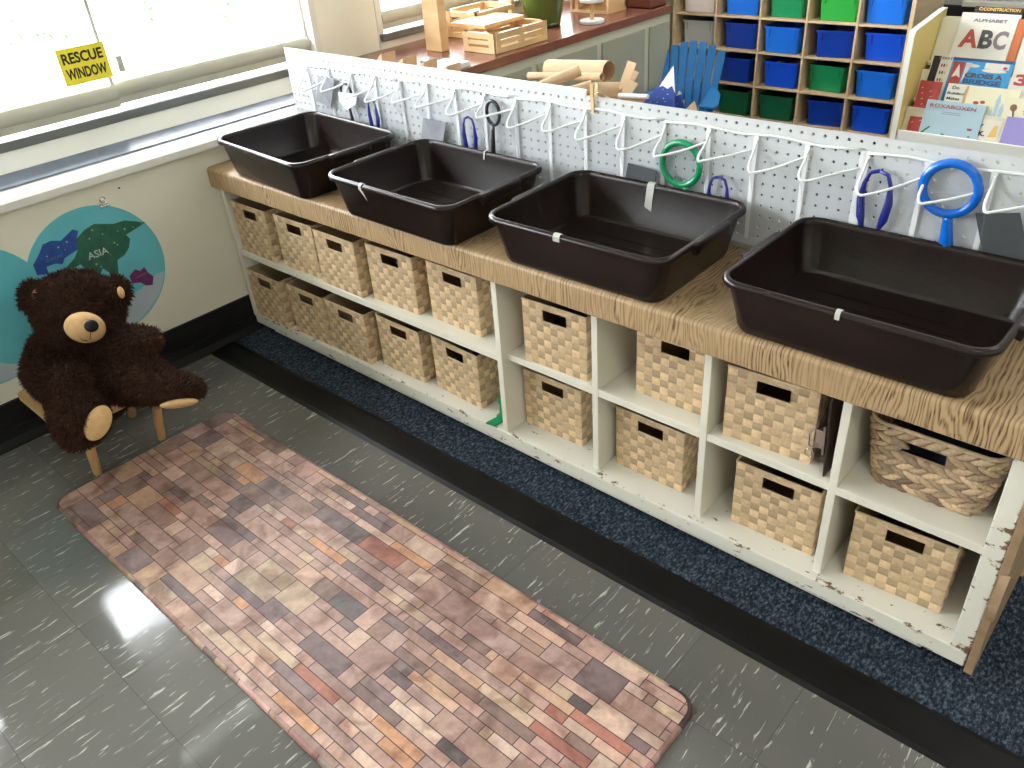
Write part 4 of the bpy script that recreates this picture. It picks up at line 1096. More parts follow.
    patch('nose', 91.5, 326, 2.185, 7.0, 6.3, .012, 0, M_nose)
    def line(pts, r=.0009):
        b = MB(); P = []
        for px, py in pts:
            # lay the stitch on the muzzle ellipsoid
            kk = 2.235 / FL; u = (px - 85) / 19.5; v = (py - 327.5) / 15.5; w = math.sqrt(max(0, 1 - u * u - v * v)); P.append(D(px, py, 2.235 - .045 * w - .0006))
        b.tube(P, r, 5); obj('mouth_stitch', b, M_nose, t)
    line([(91, 331), (90.5, 335), (90, 340)]); line([(76, 331), (78, 336), (82, 340), (88, 341)])
    patch('inner_ear', 37, 295, 2.315, 4.8, 6.5, .012, 10, M_skin_b)
    patch('inner_ear', 121, 292.5, 2.308, 3.0, 6, .012, -15, M_skin_b)
    # soles
    patch('sole', 98, 423, 2.200, 12.5, 19, .012, 28, M_skin_b)
    patch('sole', 179, 403.5, 2.232, 19.5, 4.6, .018, -8, M_skin_b)
    return t
bear()

# ================================================================== BEYOND THE PEGBOARD
# low counter under the far windows
ZK = .80; XK = .34; YK0 = .60; YK1 = 2.29
t = thing('window_cabinet', 'low cabinet with grey green sliding doors under the far windows', 'cabinet', (.05, 1.45, .004))
obj('cabinet_body', MB().box(XG + .001, XK - .012, YK0, YK1, .004, ZK - .035), M_greytrim, t)
for k, (a, b_) in enumerate(((.64, 1.262), (1.30, 1.70), (1.74, 2.07), (2.11, 2.28))):
    dr = obj('door', MB().box(XK - .0115, XK - .003, a, b_, .06, ZK - .07), M_greygreen, t, bevel=.002)
ctp = obj('laminate_counter', MB().box(XG + .001, XK, YK0, YK1, ZK - .034, ZK), M_lam, bevel=.003)
tag(ctp, 'red brown laminate counter under the far windows, behind the pegboard', 'countertop')
b = MB()   # wooden post
P1, P2 = H(426, 51, z=ZK), H(442, 52, z=ZK)
cxp = (P1.x + P2.x) / 2; cyp = P1.y + .03
tag(obj('wooden_block', MB().box(cxp - .045, cxp + .045, cyp - .022, cyp + .022, ZK + .0005, ZK + .42), M_pine, bevel=.002), 'tall upright pine plank block on the far counter', 'wooden block')
def crate(label, c, w, l, h, rot=0, lid=False):
    t = thing('wooden_crate', label, 'crate', c, local=True, rot=rot)
    th = .012
    for s in (-1, 1):
        b = MB(); y = s * (l / 2)
        x0, x1 = -w / 2, w / 2
        b.box(s * (w / 2) - th / 2, s * (w / 2) + th / 2, -l / 2, l / 2, h - .022, h); b.box(s * (w / 2) - th / 2, s * (w / 2) + th / 2, -l / 2, l / 2, h * .42, h * .42 + .016); b.box(s * (w / 2) - th / 2, s * (w / 2) + th / 2, -l / 2, l / 2, .001, .022)
        for yy in (-l / 2, -.012, l / 2 - .024): b.box(s * (w / 2) - th / 2 - .001, s * (w / 2) + th / 2 + .001, yy, yy + .024, .001, h)
        obj('slatted_side', b, M_pine, t)
        b = MB(); b.box(-w / 2, w / 2, y - th / 2, y + th / 2, h - .022, h); b.box(-w / 2, w / 2, y - th / 2, y + th / 2, h * .42, h * .42 + .016); b.box(-w / 2, w / 2, y - th / 2, y + th / 2, .001, .022); b.box(-w / 2, -w / 2 + .03, y - th / 2 - .001, y + th / 2, .001, h); b.box(w / 2 - .03, w / 2, y - th / 2 - .001, y + th / 2, .001, h)
        obj('end_panel', b, M_pine, t)
    obj('crate_floor', MB().box(-w / 2, w / 2, -l / 2, l / 2, .0005, .008), M_pine, t)
    return t
crate('slatted wooden crate at the front edge of the far counter, beside the green pot', (.205, 1.262, ZK + .0005), .17, .30, .075, -.02)
tag(obj('wooden_tray', MB().box(.005, .19, 1.16, 1.40, ZK + .077, ZK + .092), M_pine, bevel=.002), 'pale wooden board lying on top of the slatted crate', 'board')
crate('slatted wooden crate further back against the far window', (-.08, 1.42, ZK + .0005), .18, .24, .105, .0)
# picture-frame like wooden stand behind
t = thing('wooden_stand', 'open wooden box frame behind the crates by the far window', 'stand', (-.07, 1.86, ZK))
b = MB()
for xx in (-.17, .0): b.box(xx, xx + .02, 1.70, 1.72, ZK + .0005, ZK + .13); b.box(xx, xx + .02, 1.98, 2.0, ZK + .0005, ZK + .13)
b.box(-.17, .02, 1.70, 2.0, ZK + .13, ZK + .145); obj('frame', b, M_pine, t)
# green pot with plant
c = H(543, 27, z=ZK); c = Vector((c.x - .02, c.y + .03, ZK))
t = thing('plant_pot', 'olive green glazed plant pot on the far counter', 'plant pot', (c.x, c.y, ZK), local=True)
b = MB(); b.lathe([(.068, .0005), (.074, .004), (.078, .012), (.074, .016), (.078, .03), (.098, .12), (.104, .135), (.104, .15), (.098, .155), (.092, .14), (.085, .11)], n=40); obj('pot_body', b, mat('olive_glaze', (.085, .14, .025), .18, coat=.6), t, smooth=40)
b = MB(); b.lathe([(.001, .118), (.088, .12), (.088, .125), (.001, .126)], n=24); obj('soil', b, mat('soil', (.04, .03, .02), .9), t)
b = MB(); rnd = random.Random(2)
for k in range(16):
    a = rnd.random() * 2 * PI; r = rnd.uniform(.1, .2); tp = Vector((r * math.cos(a), r * math.sin(a), rnd.uniform(.22, .4))); p0 = Vector((.03 * math.cos(a), .03 * math.sin(a), .12)); pm = p0.lerp(tp, .5) + Vector((0, 0, .05)); sd = Vector((-math.sin(a), math.cos(a), 0)) * .012
    b.poly([p0, pm + sd, tp, pm - sd])
obj('leaves', b, mat('plant_leaf', (.06, .22, .04), .4), t, recalc=False)
# spool
c = H(588, 24, z=ZK)
t = thing('wooden_spool', 'small wooden spool table of two round discs beside the green pot', 'spool', (c.x, c.y + .03, ZK), local=True)
b = MB(); b.lathe([(.052, .0005), (.055, .002), (.055, .012), (.052, .014)], n=32); obj('disc', b, M_strip, t, smooth=40)
b = MB(); b.lathe([(.050, .085), (.053, .087), (.053, .097), (.050, .099)], n=32); obj('disc', b, M_strip, t, smooth=40)
b = MB(); b.lathe([(.009, .0142), (.009, .0849)], n=16); obj('stem', b, M_pine, t, smooth=40)
# wooden boxes at the far end
t = thing('wooden_box', 'open fronted light wooden box right of the spool', 'box', (.10, 1.99, ZK))
b = MB(); b.box(-.02, .20, 1.97, 2.115, ZK + .0005, ZK + .012); b.box(-.02, -.008, 1.97, 2.115, ZK + .012, ZK + .17); b.box(.188, .20, 1.97, 2.115, ZK + .012, ZK + .17); b.box(-.02, .20, 2.10, 2.115, ZK + .012, ZK + .17); b.box(-.02, .2, 1.97, 2.115, ZK + .17, ZK + .182); obj('box_shell', b, M_pine, t)
t = thing('wooden_tray_box', 'low dark red wooden tray box with handle slot at the end of the far counter', 'box', (.22, 2.2, ZK))
b = MB(); b.box(.08, .31, 2.145, 2.157, ZK + .0005, ZK + .05); b.box(.08, .31, 2.268, 2.28, ZK + .0005, ZK + .05); b.box(.08, .092, 2.157, 2.268, ZK + .0005, ZK + .05); b.box(.298, .31, 2.157, 2.268, ZK + .0005, ZK + .05); b.box(.08, .31, 2.145, 2.28, ZK + .0002, ZK + .006); obj('tray_shell', b, mat('dark_red_wood', (.18, .05, .035), .4), t)
# dark tablet & papers & cardboard pieces
b = MB(); P = [H(*q, z=ZK + .004) for q in [(420, 61), (428, 57), (452, 60), (446, 66)]]; b.loops([[(p.x, p.y, ZK + .0005) for p in P], [(p.x, p.y, ZK + .006) for p in P]], True, True, True); tag(obj('dark_folder', b, mat('blue_grey_folder', (.09, .11, .15), .3)), 'flat dark blue grey folder lying on the far counter', 'folder')
b = MB()
for k in range(4): b.box(.20 - .002 * k, .325 - .002 * k, .72 + .003 * k, .93, ZK + .0005 + k * .004, ZK + .004 + k * .004)
tag(obj('paper_stack', b, M_strip), 'low stack of white papers on the corner of the far counter', 'paper')
for k, (px, py) in enumerate(((372, 60), (393, 64), (413, 68), (436, 72))):
    p = H(px, py - 3, y=.47); t = tag(obj('cardboard_wedge', MB().prism([(-.075, 0), (.055, 0), (.055, .012), (.042, .014), (.05, .034), (.035, .032), (-.075, .0)][:6], lambda u, v, w: (p.x + u, .47 + w * .06, .7995 + v * (p.z + .014 - .80) / .034)), M_card), 'notched cardboard piece behind the pegboard top, %s from the window' % ('first', 'second', 'third', 'fourth')[k], 'cardboard', 'notched cardboard pieces behind the pegboard')
zt_ = max(.80, H(372, 57, y=.50).z - .03)
t = thing('side_table', 'plain wooden table standing behind the pegboard under the cardboard pieces', 'table', (.5, .5, .004))
obj('tabletop', MB().box(.05, .86, .40, .59, .775, .799), M_pine, t, bevel=.002)
for x in (.06, .82): obj('leg', MB().box(x, x + .03, .42, .57, .004, .7745), M_pine, t)
t = thing('craft_table', 'wooden craft table behind the pegboard under the box of cardboard tubes', 'table', (1.2, .65, .004))
obj('tabletop', MB().box(.88, 1.75, .42, .84, .765, .785), mat('dark_table_wood', (.06, .035, .02), .5), t, bevel=.002)
for x in (.9, 1.70):
    for y in (.44, .80): obj('leg', MB().box(x, x + .03, y, y + .03, .004, .7645), M_pine, t)
# shallow box with tubes
t = thing('cardboard_box', 'shallow cardboard tray holding paper tubes behind the pegboard', 'box', (1.07, .68, .785))
b = MB(); x0, x1, y0, y1, z0, z1 = .88, 1.30, .50, .838, .7855, .808
b.box(x0, x1, y0, y1, z0, z0 + .004); b.box(x0, x1, y0, y0 + .004, z0 + .004, z1); b.box(x0, x1, y1 - .004, y1, z0 + .004, z1); b.box(x0, x0 + .004, y0, y1, z0 + .004, z1); b.box(x1 - .004, x1, y0, y1, z0 + .004, z1); obj('box_shell', b, M_cardin, t)
def ctube(a, b, r, label, ya, yb2):
    A, B = H(*a, y=ya), H(*b, y=yb2); d = (B - A).normalized(); u = d.orthogonal().normalized(); v = d.cross(u); mb = MB(); n = 24
    ring = lambda c, rad: [c + u * rad * math.cos(2 * PI * k / n) + v * rad * math.sin(2 * PI * k / n) for k in range(n)]
    mb.loops([ring(A, r - .0015), ring(A, r), ring(B, r), ring(B, r - .0015), ring(A, r - .0015)], True)
    return tag(obj('cardboard_tube', mb, M_card, smooth=40), label, 'cardboard tube', 'cardboard tubes in the tray')
ctube((549, 69), (609, 71), .030, 'thick cardboard tube lying at the back of the tray', .82, .80)
ctube((529, 76), (602, 77), .012, 'long thin cardboard tube in front of the thickest one', .745, .74)
ctube((538, 88), (580, 70), .0165, 'medium cardboard tube lying slanted across the long thin tube', .58, .66)
ctube((590, 92), (619, 91), .0255, 'wide cardboard tube right of the clothespin', .655, .72)
ctube((572, 92), (592, 86), .016, 'short cardboard tube left of the clothespin with dark opening facing out', .53, .57)
def slat(a, b, w, y, label):
    A, B = H(*a, y=y), H(*b, y=y + .03); d = (B - A).normalized(); s = Vector((0, 1, 0)).cross(d).normalized() * w / 2; n = Vector((0, .002, 0)); mb = MB()
    mb.loops([[A - s, A + s, B + s, B - s], [A - s + n, A + s + n, B + s + n, B - s + n]], True, True, True)
    return tag(obj('cardboard_strip', mb, M_card), label, 'cardboard strip', 'cardboard strips leaning right of the tubes')
slat((622, 90), (632, 62), .030, .70, 'tallest cardboard strip leaning right of the tubes')
slat((624, 93), (636, 71), .022, .72, 'middle cardboard strip leaning right of the tubes')
slat((626, 94), (634, 82), .030, .68, 'shortest cardboard strip leaning right of the tubes')
b = MB(); b.tube([H(619, 95.5, y=.60), H(648, 96.5, y=.60)], .0065, 12); tag(obj('paper_stick', b, M_strip, smooth=40), 'white rolled paper stick poking right from the tubes', 'paper stick')
b = MB(); b.tube([H(586, 90, y=.47), H(600, 92, y=.5), H(612, 100, y=.5)], .0012, 6); tag(obj('string', b, M_card), 'thin loose string beside the clothespin', 'string')
# mountain cutouts
def cut(label, px, y, m, cap=None, name='mountain_cutout'):
    t = thing(name, label, 'cardboard cutout', H(*px[0], y=y)); mb = MB(); P = [H(*q, y=y) for q in px]; P = [Vector((q.x, q.y, .7856)) if w[1] >= 124 else q for q, w in zip(P, px)]; P2 = [p + Vector((0, .004, 0)) for p in P]
    mb.loops([P, P2], True, True, True); obj('cutout_panel', mb, m, t)
    if cap:
        mb = MB(); P = [H(*q, y=y - .0012) for q in cap]; mb.loops([P, [p + Vector((0, .0008, 0)) for p in P]], True, True, True); obj('snow_cap', mb, M_strip, t)
    return t
M_mtn = mat('mountain_blue', (.02, .06, .30), .6)
m = MATS['mountain_blue']; nn = m.node_tree.nodes; ll = m.node_tree.links
vo = nn.new('ShaderNodeTexVoronoi'); vo.inputs['Scale'].default_value = 95; tcx = nn.new('ShaderNodeTexCoord'); ll.new(tcx.outputs['Object'], vo.inputs['Vector'])
rp = nn.new('ShaderNodeValToRGB'); rp.color_ramp.elements[0].position = .14; rp.color_ramp.elements[0].color = (.6, .68, .75, 1); rp.color_ramp.elements[1].position = .18; rp.color_ramp.elements[1].color = (.02, .06, .30, 1)
ll.new(vo.outputs['Distance'], rp.inputs[0]); ll.new(rp.outputs[0], nn['Principled BSDF'].inputs['Base Color'])
cut('blue paper mountain cutout with white snow cap in front of the blue chair', [(628, 124), (673.5, 66), (676, 124)], .64, M_mtn, [(659, 87), (673.5, 65.5), (675, 93), (672, 86), (667.5, 89), (663, 86)])
cut('second smaller blue mountain cutout right of the taller one', [(660, 124), (679, 91), (692, 124)], .66, M_mtn, [(676, 96), (679, 90.5), (682, 94)])
cut('plain brown cardboard triangle in front of the blue chair arm', [(663, 124), (694, 101), (706, 126)], .60, M_card, name='cardboard_triangle')

# blue children's chair
def chair():
    t = thing('childs_chair', 'bright blue slatted plastic garden chair for a child, beyond the pegboard', 'chair', (.53, 2.10, .004), local=True, rot=.35); t.scale = (.96, .96, .96)
    m = M_chairblue
    for k in range(7):
        u = (k - 3) / 3; b = MB(); xb, xt = u * .100, u * .140; zt2 = .665 - .045 * u * u; th = .008
        A0 = Vector((xb, .10, .25)); B0 = Vector((xt, .235, zt2)); wb, wt = .030 / 2, .042 / 2
        n = (B0 - A0).cross(Vector((1, 0, 0))).normalized() * th / 2
        rings = []
        for f in (0, .25, .5, .75, .92, 1):
            c = A0.lerp(B0, f) + Vector((0, -.015 * math.sin(PI * f) * (1 - abs(u)), 0)); w = wb + (wt - wb) * f; w = w if f < 1 else w * .8
            rings.append([c + Vector((-w, 0, 0)) + n, c + Vector((w, 0, 0)) + n, c + Vector((w, 0, 0)) - n, c + Vector((-w, 0, 0)) - n])
        b.loops(rings, True, True, True); obj('back_slat', b, m, t, bevel=.002)
    for k in range(5):
        y = -.16 + k * .055; z = .245 - (y + .16) * .12
        obj('seat_slat', MB().box(-.115, .115, y, y + .046, z, z + .010), m, t, bevel=.003)
    for s in (-1, 1):
        b = MB(); out = [(.125, -.24), (.195, -.25), (.205, -.20), (.185, -.02), (.14, .10), (.11, .12), (.12, .0)]
        b.prism(out, lambda u, v, w: (s * u, v, .465 + w * .014)); obj('armrest', b, m, t, bevel=.004)
        b = MB(); b.prism([(-.20, .0005), (-.15, .0005), (-.14, .464), (-.20, .464)], lambda u, v, w: (s * (.155 + w * .022), u, v)); obj('leg', b, m, t, bevel=.003)
        b = MB(); b.prism([(.09, .0005), (.14, .0005), (.12, .464), (.08, .464)], lambda u, v, w: (s * (.116 + w * .019), u, v)); obj('leg', b, m, t, bevel=.003)
    obj('back_rail', MB().box(-.13, .13, .165, .178, .40, .432), m, t, bevel=.003)
    obj('apron', MB().box(-.154, .154, -.185, -.172, .18, .245), m, t, bevel=.003)
chair()

# ------------------------------------------------------------------ cubby unit with trays
YC = 3.05; cols = [-.118, .147, .412, .672, .935, 1.19]; rowsz = [.09, .267, .446, .62, .797]
t = thing('tray_shelf', 'tall light wood cubby shelf full of blue and green trays against the far wall', 'shelf', (.54, 3.25, .004))
dpt = .42
xs = cols[:]; xs[0] = cols[0]
for k, x in enumerate(xs): obj('upright', MB().box(x - .0055, x + .0055, YC, YC + dpt, .0045, .98), M_maple, t, bevel=.001) if 0 < k < 5 else obj('side_panel', MB().box(x - .010, x + .010, YC, YC + dpt, .0045, .98), M_maple, t, bevel=.001)
for j, z in enumerate(rowsz + [.97]):
    for k in range(5): obj('shelf_board', MB().box(xs[k] + (.0102 if k == 0 else .0057), xs[k + 1] - (.0102 if k == 4 else .0057), YC + .002, YC + dpt, z - .010, z), M_maple, t, bevel=.001)
obj('back_board', MB().box(xs[0], xs[-1], YC + dpt, YC + dpt + .006, .005, .98), M_maple, t)
def tray_mesh():
    mb = MB(); w, d, h = .206, .36, .132
    def ring(i, z, r=.012): return rr(w - 2 * i, d - 2 * i, r, 3, z)
    mb.loops([ring(.016, 0), ring(.012, .004), ring(.006, h - .012), ring(.0, h - .011), ring(0, h), ring(.004, h), ring(.008, h - .006), ring(.014, .006), ring(.02, .004)], True, True, True)
    ribs = []
    for x in (-.075, .069): ribs.append(MB().box(x, x + .006, -d / 2 + .001, -d / 2 + .010, h - .05, h - .004).mesh('label_rib'))
    return mb.mesh('tray_shell'), ribs
tms, rbs = tray_mesh()
trays = {}
def tray(m, x, y, z, a, label):
    key = m.name
    if key not in trays:
        t = thing('storage_tray', label, 'tray', group='plastic trays in the cubby shelf', local=True)
        link('tray_shell', tms.copy(), m, t, smooth=40); [link('label_rib', r_.copy(), m, t) for r_ in rbs]; trays[key] = t
    else: t = copy_tree(trays[key]); t['label'] = label
    t.location = (x, y, z); t.rotation_euler.z = a; return t
names_c = ['first', 'second', 'third', 'fourth', 'fifth']; rn = ['bottom row', 'second row from the bottom', 'third row from the bottom', 'top row in view']
G = {(3, 0): M_pink, (3, 1): M_blue2, (3, 2): M_green, (3, 3): M_green2, (3, 4): M_blue2,
     (2, 0): M_greyp, (2, 1): M_navyb, (2, 2): M_blue2, (2, 3): M_navyb, (2, 4): M_blue,
     (1, 0): M_greyp, (1, 1): M_navyb, (1, 2): M_blue, (1, 3): M_green, (1, 4): M_blue2,
     (0, 1): M_dgreen, (0, 2): M_dgreen, (0, 3): M_navyb, (0, 4): M_blue}
cn = {'pale_plastic': 'pale pinkish', 'bright_blue_plastic': 'bright blue', 'green_plastic': 'green', 'bright_green_plastic': 'bright green', 'light_grey_plastic': 'light grey', 'navy_plastic': 'deep blue', 'blue_plastic': 'royal blue', 'dark_green_plastic': 'dark green'}
rnd = random.Random(8)
for (j, k), m in sorted(G.items()):
    a = rnd.uniform(-.06, .06)
    if (j, k) == (2, 3): a = .16
    if (j, k) == (0, 3): a = .14
    x = (xs[k] + xs[k + 1]) / 2 + rnd.uniform(-.008, .008) + (.006 if k == 0 else 0)
    tray(m, x, YC + .20 + rnd.uniform(-.015, .02), rowsz[j] + .0006, a, '%s tray in the %s, %s column from the left' % (cn[m.name], rn[j], names_c[k]))
for (j, k, c_, s) in ((0, 3, M_dgreen, 1), (1, 3, M_ink, 2), (2, 2, M_red, 3), (0, 1, M_strip, 4), (1, 2, M_card, 5)):
    x = (xs[k] + xs[k + 1]) / 2
    mb = MB(); rnd2 = random.Random(s)
    for q in range(5): mb.ell((x + rnd2.uniform(-.05, .05), YC + .12 + rnd2.uniform(-.04, .06), rowsz[j] + .045 + rnd2.uniform(0, .05)), (.03, .03, .025), None, 10, 7)
    tag(obj('toy_pieces', mb, c_, smooth='all'), 'small %s toy pieces showing in the %s tray of column %s' % (['dark green', 'black', 'red', 'white', 'tan'][s - 1], rn[j], names_c[k]), 'toys')
    bpy.data.objects[-1] if False else None

# ------------------------------------------------------------------ book display
YS = 2.1
t = thing('book_display', 'book display rack with white edged yellow side panel at the right', 'bookshelf', (1.9, 2.3, .004))
side = [(YS, .0045), (YS, .775), (YS + .012, .79), (YS + .30, .818), (YS + .34, .818), (YS + .34, .0045)]
M_yelpanel = mat('pale_yellow_panel', (.74, .58, .20), .45)
XS = 1.497
o = obj('side_panel', MB().prism(side, lambda u, v, w: (XS + w * .018, u, v)), M_yelpanel, t); o['label'] = 'pale yellow side panel'
# white edge band
b = MB(); e = side[:5]
for k in range(4):
    (y0, z0), (y1, z1) = e[k], e[k + 1]; d = Vector((0, y1 - y0, z1 - z0)).normalized(); n = Vector((0, -d.z, d.y)) * .003
    A, B = Vector((0, y0, z0)), Vector((0, y1, z1)); b.loops([[A + Vector((XS - .002, 0, 0)), A + Vector((XS + .0195, 0, 0)), A + n + Vector((XS + .0195, 0, 0)), A + n + Vector((XS - .002, 0, 0))], [B + Vector((XS - .002, 0, 0)), B + Vector((XS + .0195, 0, 0)), B + n + Vector((XS + .0195, 0, 0)), B + n + Vector((XS - .002, 0, 0))]], True, True, True)
obj('edge_band', b, M_white, t)
XR = 2.60
obj('side_panel', MB().prism(side, lambda u, v, w: (XR + w * .018, u, v)), M_yelpanel, t)
M_rack = mat('rack_cream', (.68, .64, .50), .5)
tiers = [(YS + .02, .405, YS + .052, .50), (YS + .12, .52, YS + .16, .62), (YS + .22, .64, YS + .282, .79)]
obj('front_lip', MB().box(XS + .02, XR - .001, YS + .002, YS + .012, .30, .425), M_white, t, bevel=.003)
for (ya_, za, yb3, zb3) in tiers:
    b = MB(); b.loops([[(XS + .02, ya_ + .03, za), (XS + .02, yb3 + .012, zb3), (XS + .02, yb3 + .02, zb3), (XS + .02, ya_ + .038, za)], [(XR - .001, ya_ + .03, za), (XR - .001, yb3 + .012, zb3), (XR - .001, yb3 + .02, zb3), (XR - .001, ya_ + .038, za)]], True, True, True); obj('tier_back', b, M_rack, t)
    obj('ledge', MB().box(XS + .02, XR - .001, ya_ - .006, ya_ + .038, za - .012, za - .001), M_rack, t)
obj('lower_panel', MB().box(XS + .02, XR - .001, YS + .012, YS + .022, .0045, .30), M_rack, t)
obj('back_panel', MB().box(XS + .0185, XR - .0005, YS + .325, YS + .339, .0045, .79), M_rack, t)
def book(label, px, tier, m, ybias=0, th=.008, xl=None, xr=None, ztop=None, deco=None, zfix=None):
    ya_, za, yb3, zb3 = tiers[tier]; ya_ += .012 - ybias; sl = Vector((0, yb3 - tiers[tier][0], zb3 - za)).normalized()
    nrm = Vector((0, -sl.z, sl.y)); O = Vector((0, ya_, za))
    def on(q):
        d = ray(*q); tt = (O - CAM).dot(nrm) / d.dot(nrm); p = CAM + d * tt; return p.x, (p - O).dot(sl)
    u0 = [on(q) for q in px]; x0 = min(v[0] for v in u0); x1 = max(v[0] for v in u0); s1 = max(v[1] for v in u0); s0 = 0
    P = lambda x, s, w: Vector((x, O.y, O.z)) + sl * s + nrm * w
    t = thing('picture_book', label, 'book', P((x0 + x1) / 2, 0, 0), group='picture books on the display rack')
    b = MB(); b.loops([[P(x0, s0, 0), P(x1, s0, 0), P(x1, s1, 0), P(x0, s1, 0)], [P(x0, s0, -th), P(x1, s0, -th), P(x1, s1, -th), P(x0, s1, -th)]], True, True, True)
    obj('cover', b, m, t, bevel=.0008)
    if deco:
        def rect(u0, u1, v0, v1, mm, lift=.0006, nmx='cover_panel'):
            bb = MB(); xx0, xx1 = x0 + (x1 - x0) * u0, x0 + (x1 - x0) * u1; bb.loops([[P(xx0, s1 * v0, .0001), P(xx1, s1 * v0, .0001), P(xx1, s1 * v1, .0001), P(xx0, s1 * v1, .0001)], [P(xx0, s1 * v0, lift), P(xx1, s1 * v0, lift), P(xx1, s1 * v1, lift), P(xx0, s1 * v1, lift)]], True, True, True); obj(nmx, bb, mm, t)
        def blob(u, v, ru, rv, mm, lift=.0009):
            bb = MB(); A = [P(x0 + (x1 - x0) * (u + ru * math.cos(a)), s1 * (v + rv * math.sin(a)), .0002) for a in [2 * PI * k / 18 for k in range(18)]]; bb.loops([A, [p + nrm * lift for p in A]], True, True, True); obj('cover_shape', bb, mm, t)
        def poly(pts, mm, lift=.0009):
            bb = MB(); A = [P(x0 + (x1 - x0) * u, s1 * v, .0002) for u, v in pts]; bb.loops([A, [p + nrm * lift for p in A]], True, True, True); obj('cover_shape', bb, mm, t)
        def tx(s, u, v, w, mm, hgt=None, bold=.02, shear=0):
            p = P(x0 + (x1 - x0) * u, s1 * v, .0013); text(s, mm, 'lettering', t, frame(p, (1, 0, 0), sl), width=w * (x1 - x0), height=hgt * s1 if hgt else None, size=.03, depth=.0003, bold=bold, shear=shear)
        deco(rect, blob, poly, tx)
    return t
M_offw = mat('offwhite_cover', (.70, .68, .60), .4); M_dred = mat('dull_red_ink', (.40, .06, .05), .5); M_dk = mat('charcoal_ink', (.07, .065, .075), .5); M_gr = mat('warm_grey_ink', (.20, .17, .19), .5)
M_sky = mat('cover_sky_blue', (.04, .30, .62), .4); M_navyc = mat('cover_navy', (.03, .08, .22), .4); M_lblue = mat('cover_pale_blue', (.38, .52, .60), .35); M_orange = mat('orange_spine', (.50, .13, .04), .4); M_or2 = mat('warm_yellow', (.75, .45, .12), .4)
def d_abc(rect, blob, poly, tx):
    tx('ALPHABET', .52, .86, .58, M_gr, .065, .03)
    tx('A', .26, .50, .33, M_dred, .36, .035); tx('B', .55, .50, .23, M_dk, .36, .04); tx('C', .79, .50, .23, M_gr, .36, .04)
book('white alphabet picture book with large ABC letters on the top tier', [(963, 12), (1018.6, 18), (1007, 59)], 2, M_offw, deco=d_abc)
def d_con(rect, blob, poly, tx): tx('C IS FOR', -.0 + .2, .93, .001 + .2, M_or2, .05); tx('CONSTRUCTION', .58, .93, .74, M_or2, .06)
def d_con(rect, blob, poly, tx): tx('C:CONSTRUCTION', .52, .955, .86, M_or2, .055, .03)
book('black construction alphabet book behind the white ABC book', [(976, 6), (1023, 11), (1007, 59)], 2, M_ink, ybias=-.020, deco=d_con)
book('book with orange spine right of the ABC book on the top tier', [(1019, 19), (1028, 21), (1011, 58)], 2, M_orange, ybias=0)
book('pale book at the right end of the top tier', [(1029, 22), (1085, 28), (1075, 66)], 2, M_offw)
def d_cross(rect, blob, poly, tx):
    rect(.0, 1, .94, 1.0, M_navyc); rect(.55, .94, .80, .93, M_offw); rect(.03, .22, .30, .90, M_dred); poly([(.24, .9), (.34, .9), (.24, .45)], M_offw)
    blob(.36, .84, .11, .035, M_offw); blob(.72, .76, .20, .04, M_offw); blob(.88, .84, .035, .03, M_red)
    poly([(.06, .55), (.13, .86), (.20, .55), (.13, .60)], M_offw)
    tx('CROSS A', .58, .63, .62, M_dk, .11, .05); tx('BRIDGE', .58, .49, .62, M_navyc, .11, .05)
book('blue picture book titled CROSS A BRIDGE on the middle tier', [(953, 60), (1015, 62), (1007, 87)], 1, M_sky, deco=d_cross)
def d_1001(rect, blob, poly, tx):
    rect(.05, .42, .3, .97, M_ink)
    for k in range(9): blob(.55 + .12 * (k % 3), .45 + .16 * (k // 3), .04, .04, (M_dred, M_dk, M_or2)[k % 3])
    tx('1001', .65, .93, .6, M_gr, .06)
book('pale patterned book with black strip left of the bridge book', [(934, 54), (953, 60), (945, 80)], 1, M_offw, deco=d_1001)
def d_3(rect, blob, poly, tx): tx('3', .3, .62, .4, M_dred, .25, .05); blob(.75, .3, .12, .08, M_navyc)
book('white book with a red number at the right of the middle tier', [(1017, 62), (1050, 66), (1044, 92)], 1, M_offw, deco=d_3)
def d_do(rect, blob, poly, tx):
    rect(.0, .28, .02, .98, M_offw); tx('Do', .12, .93, .10, M_ink, .06); tx('Building', .14, .82, .24, M_ink, .06); tx('Makes', .12, .73, .18, M_ink, .05)
    rect(.26, .30, .02, .98, M_or2)
    M_c = M_lblue
    for (u, w, h) in ((.66, .05, .50), (.72, .05, .75), (.79, .05, .60), (.86, .04, .42)):
        rect(u, u + w, .2, h, M_c); poly([(u - .01, h), (u + w + .01, h), (u + w / 2, h + .15)], M_c)
    blob(.45, .70, .04, .03, M_dred); blob(.54, .72, .035, .03, M_dred)
book('cream book about building with a pale blue tower drawing, bottom tier behind', [(949, 83), (1021, 92), (1012, 120)], 0, mat('cream_cover', (.74, .70, .50), .4), ybias=-.012, deco=d_do)
def d_red(rect, blob, poly, tx):
    for k in range(14): poly([(.1 + (k * .37) % .8, .2 + k * .05), (.2 + (k * .37) % .8, .22 + k * .05), (.18 + (k * .37) % .8, .235 + k * .05)], M_offw)
book('dull red book at the left end of the bottom tier', [(921, 80), (942, 84), (926, 130)], 0, M_red, ybias=-.006, deco=d_red)
def d_rox(rect, blob, poly, tx):
    tx('ROXABOXEN', .46, .86, .78, M_dred, .10, .005); tx('BY', .5, .66, .05, M_gr, .03); tx('A STORY TOLD AGAIN', .5, .58, .40, M_gr, .03)
    poly([(.04, .12), (.16, .30), (.18, .28), (.06, .10)], M_dgreen); blob(.42, .14, .03, .02, M_dgreen); blob(.9, .16, .02, .02, M_dgreen); 
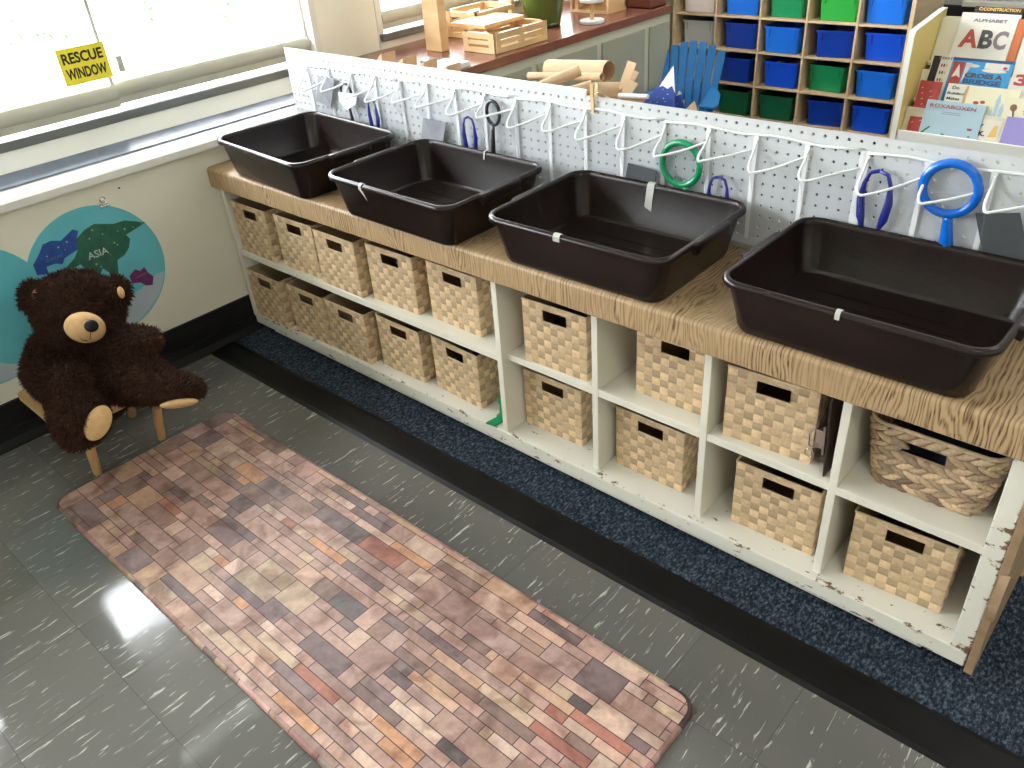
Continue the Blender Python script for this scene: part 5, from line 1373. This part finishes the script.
def d_rox2(rect, blob, poly, tx):
    tx('ROXABOXEN', .46, .86, .78, M_dred, .10, .005)
    for v in (.70, .655): rect(.30, .62, v, v + .012, M_gr)
    poly([(.03, .10), (.16, .30), (.18, .28), (.06, .08)], M_dgreen); blob(.42, .12, .03, .02, M_dgreen); blob(.86, .14, .02, .02, M_dgreen); rect(.80, .88, .30, .36, M_dred)
book('pale blue picture book titled ROXABOXEN at the front of the bottom tier', [(928, 99), (986, 106), (976, 140)], 0, M_lblue, ybias=.004, deco=d_rox2)
def d_sy(rect, blob, poly, tx):
    tx('SY', .30, .70, .30, M_ink, .22, .04); tx('CK.', .36, .42, .40, M_ink, .22, .04); poly([(.66, .30), (.78, .78), (.88, .82), (.92, .35)], M_or2)
book('white book showing SY and CK letters right of the pale blue book', [(972, 118), (1003, 122), (994, 146)], 0, M_offw, ybias=-.002, deco=d_sy)
def d_mouse(rect, blob, poly, tx):
    blob(.18, .80, .07, .07, mat('mouse_brown', (.22, .10, .06), .6)); poly([(.2, .76), (.26, .55), (.23, .55), (.17, .76)], M_ink); tx('THE', .5, .72, .22, M_dred, .07)
book('cream book with a small brown drawing above the purple book', [(1008, 97), (1052, 103), (1045, 140)], 0, mat('cream_cover', (.74, .70, .50), .4), ybias=-.004, deco=d_mouse)
book('purple book at the right edge of the bottom tier', [(1005, 124), (1040, 120), (1035, 148)], 0, mat('purple_cover', (.30, .26, .58), .4), ybias=.006)

# ================================================================== LIGHTS
def area(name, loc, rot, sx, sy, power, col=(1, 1, 1)):
    l = bpy.data.lights.new(name, 'AREA'); l.shape = 'RECTANGLE'; l.size = sx; l.size_y = sy; l.energy = power; l.color = col
    o = bpy.data.objects.new(name, l); COL.objects.link(o); o.location = loc; o.rotation_euler = rot; return o
for k, (a, b2) in enumerate(OPEN):
    p = area('window_portal', (-.40, (a + b2) / 2, 1.48), (0, -PI / 2, 0), 1.35, b2 - a, 1); p.data.cycles.is_portal = True
def ceiling_light(x, y, power, label):
    t = thing('ceiling_light', label, 'ceiling light', (x, y, ZC))
    obj('housing', MB().box(x - .61, x + .61, y - .155, y + .155, ZC - .05, ZC - .001), M_white, t, bevel=.004)
    l = area('lamp', (x, y, ZC - .056), (0, 0, 0), 1.2, .3, power, (1, .97, .92)); l.parent = t; l.location = (0, 0, -.056)
for (x, y, p) in ((3.6, -1.6, 24), (3.6, 1.2, 22), (1.5, 2.4, 16)):
    ceiling_light(x, y, p, 'fluorescent ceiling fitting ' + ('behind the viewer' if y < 0 else 'over the far part of the room at x %d' % 0) if False else ('fluorescent ceiling fitting behind the viewer' if y < 0 else 'fluorescent ceiling fitting above the %s' % ('book display' if x > 3 else 'tray shelf')))
w = bpy.data.worlds.new('sky'); scene.world = w; w.use_nodes = True
bg = w.node_tree.nodes['Background']; bg.inputs[0].default_value = (.93, .97, 1, 1); bg.inputs[1].default_value = 24
vs = scene.view_settings; vs.view_transform = 'Standard'; vs.look = 'None'; vs.gamma = 1; vs.exposure = 0; vs.use_curve_mapping = False
